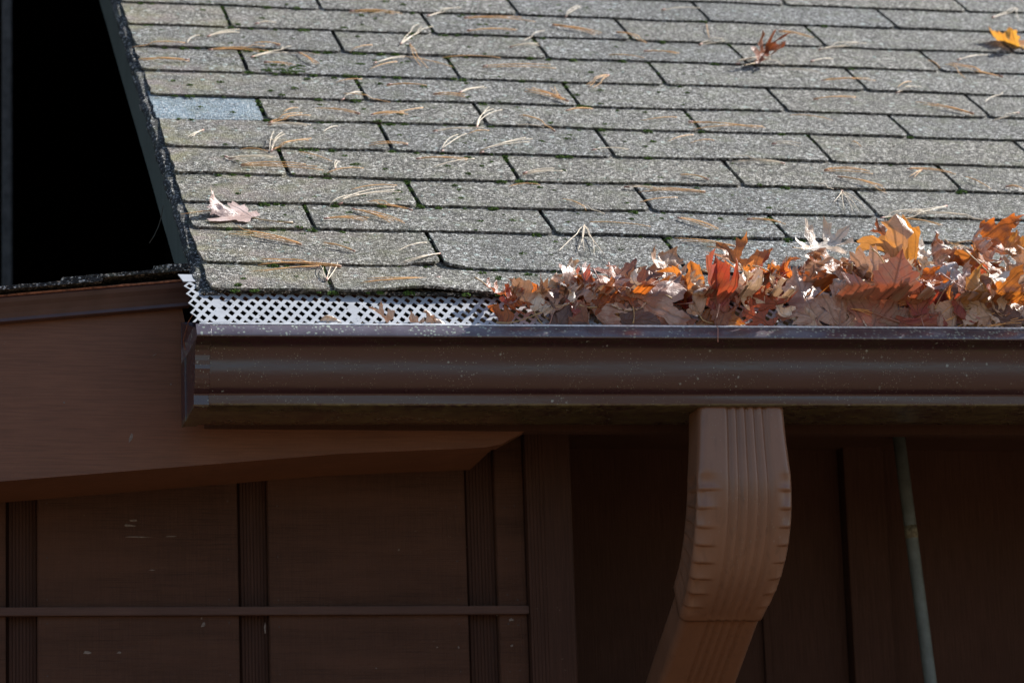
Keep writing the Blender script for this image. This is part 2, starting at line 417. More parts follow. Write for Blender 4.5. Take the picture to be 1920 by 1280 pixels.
# back slope so that the roof is whole
yb, zb = TR*ca, TR*sa
V = [(.42,yb,zb),(5,yb,zb),(5,2*yb,0),(.42,2*yb,0)]; V += [(x,y,z-.016) for x,y,z in V]
link('back_slope', pymesh('back_slope', V, [(0,1,2,3),(7,6,5,4),(0,4,5,1),(1,5,6,2),(2,6,7,3),(3,7,4,0)]), M_SH, roof)
# ragged stack of shingle ends along the rake
V, F = [], []; n = 260
for i in range(n+1):
    t = -.002+1.75*i/n; k = course_of(max(0, t)); j = .0035*nz(t*60, 1.1)+.002*nz(t*170, 4.2)
    st = .003*((t-ROWS[k])/(ROWS[k+1]-ROWS[k])) if t > 0 else 0
    for (s, h) in ((-.010+j-st, -.0125), (-.0125+j-st, -.004), (-.008+j-st*.5, .0015+j*.3), (.004, .0030), (.012, -.0015), (.012, -.0125)):
        if t < .066: h = max(h, -.0004)
        P = RP(s, t, h); P.z -= Z0; V.append(P)
for i in range(n):
    for q in range(6):
        F.append((i*6+q, i*6+(q+1) % 6, (i+1)*6+(q+1) % 6, (i+1)*6+q))
F += [(5,4,3,2,1,0), tuple(n*6+q for q in range(6))]
link('rake_edging', pymesh('rake_edging', V, F), M_EDGE, roof)
# weathered rake board below them
V, F = [], []; n = 60
for i in range(n+1):
    t = .066+(TR-.066)*(i/n)**1.5
    cut = max(0, 1-(t-.066)/.14)
    lo = -.088+.062*cut**2+.0012*nz(t*8, .3)
    for (s, h) in ((-.004, -.0130), (-.004, lo), (.018, lo), (.018, -.0175)):
        P = RP(s, t, h); P.z -= Z0; V.append(P)
for i in range(n):
    for q in range(4): F.append((i*4+q, i*4+(q+1) % 4, (i+1)*4+(q+1) % 4, (i+1)*4+q))
F += [(3,2,1,0), tuple(n*4+q for q in range(4))]
o = link('rake_board', pymesh('rake_board', V, F), M_RAKE, roof); o['label'] = 'grey green weathered board under the left rake'

# ------------------------------------------------------------------ gutter
GS = .0085                                                         # rise per metre
GX0, GX1 = -.020, 2.6
gut = empty('gutter', (GX0, 0, Z0-.14)); tag(gut, 'dark brown ogee rain gutter with lichen flecks, filled with autumn leaves', 'gutter')
def gl(V): return [(x-GX0, y, z+.14) for x, y, z in V]
YL, ZL = -.0665, -.0493
face = [(.0135,-.004),(.0130,-.0005),(.0120,0),(.0108,-.0003),(.0004,-.0150),(0,-.0165),(.0008,-.0178),(.0045,-.0190),(.0105,-.0215),(.0160,-.0255),(.0200,-.0305),(.0226,-.0365),
        (.0237,-.0425),(.0243,-.0480),(.0247,-.0530),(.0253,-.0580),(.0265,-.0640),(.0290,-.0700),(.0335,-.0755),(.0385,-.0795),(.0405,-.0808),(.0408,-.0825),(.0406,-.0920),(.0412,-.0940),(.0430,-.0948)]
face = [(a, b*.945) for a, b in face]; prof = [(YL+a, ZL+b) for a, b in face]
prof += [(.02, ZL-.0897), (.07, ZL-.0899), (.088, ZL-.0897), (.0895, ZL-.0885), (.0898, -.014)]
v, f = sweep_profile(prof, GX0, GX1, 220, GS, .0005)
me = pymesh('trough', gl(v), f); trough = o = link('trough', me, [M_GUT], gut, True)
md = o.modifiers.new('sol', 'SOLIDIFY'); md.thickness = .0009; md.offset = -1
# bright near-white hem along the lip
hem = [(YL+.0104, ZL-.0005), (YL+.0108, ZL+.0013), (YL+.0122, ZL+.0020), (YL+.0138, ZL+.0012), (YL+.0142, ZL-.0005)]
v, f = sweep_profile(hem, GX0, GX1, 120, GS, .0003)
o = link('lip_hem', pymesh('lip_hem', gl(v), f), M_LIP, trough, True); o['label'] = 'bright top edge of the gutter lip'
# end cap: plate with a crimped flange standing proud of the face
V, F = [], []
pc = [(y, z+GS*GX0) for y, z in prof]
out = []
for i, (y, z) in enumerate(pc):
    a = Vector(pc[max(0, i-1)]); b = Vector(pc[min(len(pc)-1, i+1)]); d = (b-a).normalized(); nn = Vector((d.y, -d.x))
    w_ = .0016+.0010*nz(i*1.3, 5.5); out.append((y-abs(w_) if y < .0 else y+nn.x*0, z-(.0018 if z < ZL-.086 else 0)))
rings = [(GX0-.0040, 0), (GX0-.0045, 1), (GX0+.006, 1), (GX0+.0125, 1), (GX0+.0130, 0)]
for x, e in rings:
    for i, (pi_, po) in enumerate(zip(pc, out)):
        y, z = po if e else pi_; V.append((x+.0011*nz(i*.9, x*300)*(x > GX0), y, z))
m_ = len(pc)
for r in range(len(rings)-1):
    for i in range(m_-1): F.append((r*m_+i, r*m_+i+1, (r+1)*m_+i+1, (r+1)*m_+i))
F.append(tuple(range(m_)))
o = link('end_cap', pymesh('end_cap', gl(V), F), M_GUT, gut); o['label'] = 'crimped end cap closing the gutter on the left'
# loose flap of the cap and a wire behind it
bm = box(-.0255, -.0240, .052, .0885, -.142, -.066); box(-.0240, -.0215, .082, .0885, -.142, -.066, bm=bm)
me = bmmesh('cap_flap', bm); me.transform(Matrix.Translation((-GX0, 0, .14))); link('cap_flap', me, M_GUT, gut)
v, f = tube([(-.022,.06,-.062), (-.0265,.05,-.045), (-.023,.03,-.028), (-.018,.02,-.02)], .0006)
link('loose_wire', pymesh('loose_wire', gl(v), f), M_RUST, gut)
# fascia behind the gutter
hf = empty('main_fascia', (.4, .115, Z0-.16)); tag(hf, 'dark brown fascia board and soffit behind the long gutter', 'fascia')
bm = box(.005-.4, 4.6, .0015, .019, .022, .15); link('fascia_board', bmmesh('fascia_board', bm), M_REAR, hf)
bm = box(.085, 4.6, .0195, .62, .095, .110); link('soffit', bmmesh('soffit', bm), M_REAR, hf)

# ------------------------------------------------------------------ white lattice guard
DX, DY = .01375, .0133
gg = []
V, F = [], []
def gp(s, t, h=0):
    return RP(s, t, h-.0018-(.0067*min(1, -t/.0735) if t < 0 else 0))
rows = range(-6, 6); SEAMS = [.006, .166, .47, .79, 1.09, 1.40, 1.71, 2.02, 2.3]
S_L = -.0255
def emitq(pts):
    b = len(V); V.extend(pts); F.append(tuple(range(b, b+len(pts))))
seam_cols = {int(round((s-S_L)/(DX/2))) for s in SEAMS}
for j in range(-11, 6):
    for i in range(0, 372):
        if (i+j) % 2: continue
        cx = S_L+.004+i*DX/2; cy = j*DY/2*1.0
        cy = -.0735+(j+11)*DY*.5*1.9-.012
        if cy > .052: continue
        a, b = DX/2, DY*.5*1.9
        near = min(abs(cx-s) for s in SEAMS) < .0036
        O = [(cx-a, cy), (cx, cy-b), (cx+a, cy), (cx, cy+b)]
        sl = GS*cx*1.2
        if near: emitq([gp(x, y+sl) for x, y in O]); continue
        q = .60; I = [(cx-a*q, cy), (cx, cy-b*q), (cx+a*q, cy), (cx, cy+b*q)]
        base = len(V); V.extend([gp(x, y+sl) for x, y in O+I])
        for e in range(4): F.append((base+e, base+(e+1) % 4, base+4+(e+1) % 4, base+4+e))
bm = bmesh.new()
me = pymesh('g', V, F); bm.from_mesh(me); bmesh.ops.remove_doubles(bm, verts=bm.verts[:], dist=.0004)
# trim below the lip line
bmesh.ops.bisect_plane(bm, geom=bm.verts[:]+bm.edges[:]+bm.faces[:], plane_co=RP(0, -.0722, 0), plane_no=Vector((GS*1.2, -ca, -sa)).normalized(), clear_outer=True)
guard_root = empty('gutter_guard', RP(S_L, -.07, -.0085)); tag(guard_root, 'white plastic lattice leaf guard between the lowest shingles and the gutter lip', 'gutter guard')
bmesh.ops.transform(bm, matrix=Matrix.Translation(-guard_root.location), verts=bm.verts[:])
o = link('lattice_panel', bmmesh('lattice_panel', bm), M_WHITE, guard_root)
md = o.modifiers.new('sol', 'SOLIDIFY'); md.thickness = .0006; md.offset = 0
V = []
for h in (-.0022, -.0009):
    for s in (S_L-.006, 2.5):
        for t in (.0425, .066):
            V.append(RP(s+(.004 if (s < 0 and t < .05) else 0), t+GS*s*1.2, h)-guard_root.location)
link('solid_band', pymesh('solid_band', V, [(0,1,3,2),(4,6,7,5),(0,4,5,1),(2,3,7,6),(0,2,6,4),(1,5,7,3)]), M_WHITE, guard_root)

# ------------------------------------------------------------------ downspout
ds = empty('downspout', (.632, .02, Z0-.15)); tag(ds, 'brown ribbed aluminium downspout elbow bending back under the gutter', 'downspout')
W, D = .104, .057
def section(w, d, rib=.0016, crimp=0.0, ridge=0):
    CR = {s_: crimp*(.7+1.3*abs(sin(ridge*12.9898+s_*4.1))) for s_ in (-1, 1)}
    """closed loop of (x, y): y=0 front face, y=d back. starts at front left going right"""
    pts = []; r = .009; nf = 44
    hw = w/2
    # front with five flutes
    for i in range(nf+1):
        x = -hw+r+(w-2*r)*i/nf; u = x/(w/2)
        y = 0
        if -.42 < u < .62:
            ph = (u+.42)/1.04*5; y = rib*(.5-.5*cos(2*pi*ph))*1.0
        edge = max(0, (abs(u)-(.48 if u < 0 else .66))/(.52 if u < 0 else .34))**1.3
        y += CR[1 if u > 0 else -1]*edge
        pts.append((x, y, abs(u)))
    for i in range(1, 6):
        a = -pi/2+pi/2*i/6; pts.append((hw-r+r*cos(a), r+r*sin(a)+crimp*(1-i/6), 1))
    for i in range(1, 12):
        y = r+(d-2*r)*i/12; pts.append((hw-abs(crimp)*1.0*sin(pi*i/12)**.5, y, 1))
    for i in range(1, 6):
        a = pi/2*i/6; pts.append((hw-r+r*cos(a), d-r+r*sin(a), 1))
    for i in range(0, 7): pts.append((hw-r-(w-2*r)*i/6, d, 0))
    for i in range(1, 6):
        a = pi/2+pi/2*i/6; pts.append((-hw+r+r*cos(a), d-r+r*sin(a), 1))
    for i in range(1, 12):
        y = d-r-(d-2*r)*i/12; pts.append((-hw+abs(crimp)*1.0*sin(pi*i/12)**.5, y, 1))
    for i in range(1, 6):
        a = pi+pi/2*i/6; pts.append((-hw+r+r*cos(a), r+r*sin(a)+crimp*(i/6), 1))
    return pts
def pipe_mesh(name, stations, mat, parent, closed_start=False):
    V, F = [], []; n = None
    for (o_, tx, secp) in stations:
        n = len(secp); bdir = Vector((0, tx.z*-1, tx.y)) # inward (back) direction: rotate travel
        bdir = Vector((0, -tx.z, tx.y))
        for (x, y, u) in secp: V.append(o_+Vector((x, 0, 0))+bdir*y-parent.location)
    for i in range(len(stations)-1):
        for k in range(n):
            k2 = (k+1) % n; F.append((i*n+k, i*n+k2, (i+1)*n+k2, (i+1)*n+k))
    me = pymesh(name, V, F); o = link(name, me, mat, parent, True)
    md = o.modifiers.new('sol', 'SOLIDIFY'); md.thickness = .0009; md.offset = -1
    return o
CX = .6335; YF = -.0185; ZT = Z0-.1300; ZS = Z0-.213; RO = .178; BEND = radians(62)
st = []
for i in range(14):
    z = ZT+(ZS-ZT)*i/13; w_ = W+.011*(i/13)**1.5
    st.append((Vector((CX, YF, z)), Vector((0,0,-1)), section(w_, D, .0042)))
NA = 150; NR = 8.6
for i in range(1, NA+1):
    a = BEND*i/NA; ph = (i/NA*NR) % 1
    saw = (ph**2)*.0052 if ph < .86 else .0052*.74*(1-(ph-.86)/.14)
    amp = min(1, i/12)*min(1, (NA-i)/14+.25)
    tv = Vector((0, sin(a), -cos(a)))
    o_ = Vector((CX-.008*(i/NA)**2, YF+RO*(1-cos(a)), ZS-RO*sin(a)))
    w_ = W+.011+.004*sin(pi*i/NA)-.010*(i/NA)**2
    st.append((o_, tv, section(w_, D, .0042*(1-.45*i/NA), (.0046-saw*1.35)*amp, int(i/NA*NR))))
te = Vector((0, sin(BEND), -cos(BEND))); pe = st[-1][0]
for i in range(1, 4):
    st.append((pe+te*.004*i, te, section(W+.001-.0004*i, D, .0012)))
pipe_mesh('elbow', st, M_DS, ds)
st = []; bd = Vector((0, -te.z, te.y)); p0 = pe-te*.02+bd*.0036+Vector((.001, 0, 0))
for i in range(30):
    st.append((p0+te*(.62*i/29), te, section(W-.0065, D-.007, .0026)))
pipe_mesh('lower_pipe', st, M_DS, ds)
# lower vertical run down the wall
pl_ = st[-1][0]; st2 = [(pl_+Vector((0, .012, .03)), Vector((0,0,-1)), section(W-.001, D-.006, .0016)), (Vector((pl_.x, pl_.y+.012, .12)), Vector((0,0,-1)), section(W-.001, D-.006, .0016))]
pipe_mesh('wall_pipe', st2, M_DS, ds)

# ------------------------------------------------------------------ low roof with sloping fascia on the left
SL = .1065                                                        # rise of the sloping fascia
def tp(x, z0=0): return z0+SL*x
low = empty('low_side_roof', (-.3, .118, Z0-.05)); tag(low, 'low sloping side roof edge with dark drip edge and wide brown fascia, left of the gutter', 'roof')
def sloped(name, x0, x1, y0, y1, f0, f1, mat, nx=40, jag=0.0, parent=low, end_cut=0.0):
    """board between the lines z = f0(x) and z = f1(x)"""
    V, F = [], []
    for i in range(nx+1):
        x = x0+(x1-x0)*i/nx
        a, b = f0(x), f1(x)+jag*nz(x*120, y0*50)+jag*.7*nz(x*300, 3)
        for (y, z) in ((y0, a), (y0+jag*nz(x*90, 7.7), b), (y1, b), (y1, a)): V.append(Vector((x, y, z+Z0))-parent.location)
    for i in range(nx):
        for q in range(4): F.append((i*4+q, i*4+(q+1) % 4, (i+1)*4+(q+1) % 4, (i+1)*4+q))
    F += [(3,2,1,0), tuple(nx*4+q for q in range(4))]
    return link(name, pymesh(name, V, F), mat, parent)
def zb_(x):                                                        # lower edge of the fascia, upturned at its end
    z = -.1817+.0878*x
    if x > .17: z = -.1668+.048*(x-.17)
    if x > .36: z += .50*(x-.36)
    return z
o = sloped('fascia', -2.6, .4095, .118, .150, zb_, lambda x: min(.0150+.1*x, -.004 if x < -.0 else -.098+0*x) if x > -.02 else .0150+.1*x, M_BOARD, 140)
o = sloped('soffit_trim', -2.6, .36, .1505, .279, lambda x: (-.1797+.0878*x if x < .17 else -.1648+.048*(x-.17)), lambda x: -.150+.0878*x*.9, M_BOARD, 60)
# drip edge: rusty hem above a rolled brown face
dp = [(.0995,.029),(.0960,.0285),(.0945,.0262),(.0965,.0215),(.1005,.0165),(.1040,.0100),(.1060,.0045),(.1050,.0005),(.1080,-.0008),(.117,-.0004),(.1175,.028)]
V, F = [], []; n = 60; m_ = len(dp)
for i in range(n+1):
    x = -2.6+(2.6-.012)*i/n
    for y, z in dp: V.append(Vector((x, y, z+.0112+.104*x+Z0))-low.location)
for i in range(n):
    for q in range(m_): F.append((i*m_+q, i*m_+(q+1) % m_, (i+1)*m_+(q+1) % m_, (i+1)*m_+q))
link('drip_edge', pymesh('drip_edge', V, F), M_DRIP, low, False)
sloped('rusty_hem', -2.6, -.013, .0935, .1010, lambda x: .0396+.104*x, lambda x: .0418+.104*x, M_RUST, 200, .0007)
sloped('roof_sheathing', -2.6, -.006, .106, 1.9, lambda x: .036+.104*x+.002, lambda x: .0455+.104*x, M_DECK, 60, 0)
for q, (x0, x1, dz) in enumerate(((-2.6, -.118, .0), (-.166, -.010, .0052), (-.056, -.0105, .0104))):
    o = sloped('edge_shingle', x0, x1, .0860+.003*q, 1.9, lambda x, dz=dz: .0462+dz+.104*x, lambda x, dz=dz: .0505+dz+.104*x, M_EDGE, int(40+(x1-x0)*200), .0009)
V = [Vector(p) for p in ((-2.6,.12,0),(-.004,.12,0))]

# ------------------------------------------------------------------ board walls
wl_ = empty('board_wall', (.1, .28, 0)); tag(wl_, 'brown board wall with recessed grooved strips and a thin rail, under the sloping fascia', 'wall')
WY = .2800
def wpart(name, x0, x1, y0, y1, z0, z1, mat, par, bev=.0012, lean=0.0):
    bm = box(x0, x1, y0, y1, z0, z1, bev)
    me = bmmesh(name, bm); me.transform(Matrix.Translation(-par.location)); return link(name, me, mat, par)
ZR0, ZR1 = Z0-.3395, Z0-.3292
panels = [(-2.62,-2.33),(-2.29,-2.0),(-1.96,-1.67),(-1.63,-1.35)]
cols_ = [(-.467,-.220),(-.182,.0645),(.102,.3523),(.3911,.428)]
x = -.467
while x > -2.5:
    cols_.insert(0, (x-.285, x-.038)); x -= .285
for (a, b) in cols_:
    for (z0, z1) in ((ZR1-.001, Z0-.10), (.15, ZR0+.001)):
        ztop = min(z1, Z0-.1755+.0892*((a+b)/2)+.03) if z1 > ZR1+.01 else z1
        wpart('panel', a, b, WY, WY+.02, z0, ztop, M_WALL, wl_)
allx = cols_
for i in range(len(allx)-1):
    a, b = allx[i][1], allx[i+1][0]
    # grooved strip recessed between the panels
    V, F = [], []; nr = 8; ribs = []
    for r in range(nr):
        c0 = a+.004+(b-a-.004)*r/nr; c1 = a+.004+(b-a-.004)*(r+1)/nr
        ribs += [(c0+.0003, .0130), (c0+.0008, .0121), (c1-.0008, .0121), (c1-.0003, .0130)]
    ribs = [(a, .019)]+ribs+[(b, .019)]
    for z in (.15, Z0-.13):
        for (x, y) in ribs: V.append(Vector((x, WY+y, z))-wl_.location)
    n = len(ribs)
    for q in range(n-1): F.append((q, q+1, n+q+1, n+q))
    link('grooved_strip', pymesh('grooved_strip', V, F), M_STRIP, wl_)
wpart('rail', -2.62, .4285, WY-.009, WY+.001, ZR0, ZR1, M_RAIL, wl_, .0008)
cb = empty('corner_post', (.455, .272, 0)); tag(cb, 'dark brown corner post with a ribbed face where the board wall ends', 'post')
V, F = [], []; pr_ = [(.4290, .36), (.4290, WY-.014)]
for r in range(5):
    c0 = .4315+.0046*r; pr_ += [(c0, WY-.0145), (c0+.0006, WY-.0139), (c0+.0012, WY-.0145)]
pr_ += [(.4850, WY-.0145), (.4870, WY-.0125), (.4870, .62)]
for z in (.1, Z0-.055):
    for (x, y) in pr_: V.append(Vector((x, y, z))-cb.location)
n = len(pr_)
for q in range(n-1): F.append((q, q+1, n+q+1, n+q))
link('post_face', pymesh('post_face', V, F), M_STRIP, cb)
wall2 = empty('recessed_wall', (1.2, .6, 0)); tag(wall2, 'dark brown wall in deep shade under the eave, right of the corner post', 'wall')
RY = .60
xs = [.488, .8305, .9480, 1.0080, 1.30, 1.355, 1.65, 1.705, 2.0, 2.055, 2.4, 3.2, 4.6]
for i in range(len(xs)-1):
    a, b = xs[i], xs[i+1]; bat = i in (2, 4, 6, 8)
    wpart('batten' if bat else 'panel', a+.0008, b-.0008, RY-(.022 if bat else 0), RY+.02, .1, Z0-.052, M_REAR, wall2, .001)
wpart('batten', .8305-.004, .8305+.006, RY-.006, RY-.001, .1, Z0-.052, M_REAR, wall2, .001)
# gable end of the main roof
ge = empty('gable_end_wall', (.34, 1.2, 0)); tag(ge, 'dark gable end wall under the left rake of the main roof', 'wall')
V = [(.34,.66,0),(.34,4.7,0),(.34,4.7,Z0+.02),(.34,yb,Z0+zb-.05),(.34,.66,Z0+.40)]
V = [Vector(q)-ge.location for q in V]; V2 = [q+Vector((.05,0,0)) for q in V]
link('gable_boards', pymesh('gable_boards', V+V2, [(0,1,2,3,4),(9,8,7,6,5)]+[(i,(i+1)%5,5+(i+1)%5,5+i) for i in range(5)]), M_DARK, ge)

# ------------------------------------------------------------------ conduit
cp = empty('conduit_pipe', (1.03, .5, .1)); tag(cp, 'thin grey green pipe running down from the eave, right of the downspout', 'pipe')
p1, p2 = Vector((1.0035, .5, Z0-.0538)), Vector((1.0290, .5, Z0-.403)); dd = (p2-p1)
v, f = tube([p1-dd*.02-cp.location, p1+dd*.395-cp.location, p1+dd*1.0-cp.location, p1+dd*3.0-cp.location, p1+dd*6.8-cp.location], .0086, 20)
link('tube', pymesh('tube', v, f), M_PIPE, cp, True)
q1 = p1+dd*.385; q2 = p1+dd*.435
v, f = tube([q1-cp.location, (q1+q2)/2-cp.location, q2-cp.location], [.0087, .0089, .0087], 20)
link('joint', pymesh('joint', v, f), M_PIPEJ, cp, True)

# ------------------------------------------------------------------ dark porch behind, added to keep sky light off the background
po = empty('dark_enclosure', (-1.5, 3.4, 0)); tag(po, 'added black porch opening behind the left rake of the roof', 'enclosure')
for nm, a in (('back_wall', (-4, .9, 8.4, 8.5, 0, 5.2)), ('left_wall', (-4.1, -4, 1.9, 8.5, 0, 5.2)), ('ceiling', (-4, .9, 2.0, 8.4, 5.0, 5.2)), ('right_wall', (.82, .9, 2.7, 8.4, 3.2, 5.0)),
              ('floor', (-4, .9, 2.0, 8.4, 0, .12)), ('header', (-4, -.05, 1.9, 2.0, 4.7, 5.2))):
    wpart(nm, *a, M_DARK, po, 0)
pp = empty('edge_post', (-.108, 2.0, .12)); tag(pp, 'blurred grey post standing at the left edge of the dark porch', 'post')
wpart('shaft', -.1165, -.1000, 1.99, 2.03, .12, 4.7, M_POST, pp, .003)

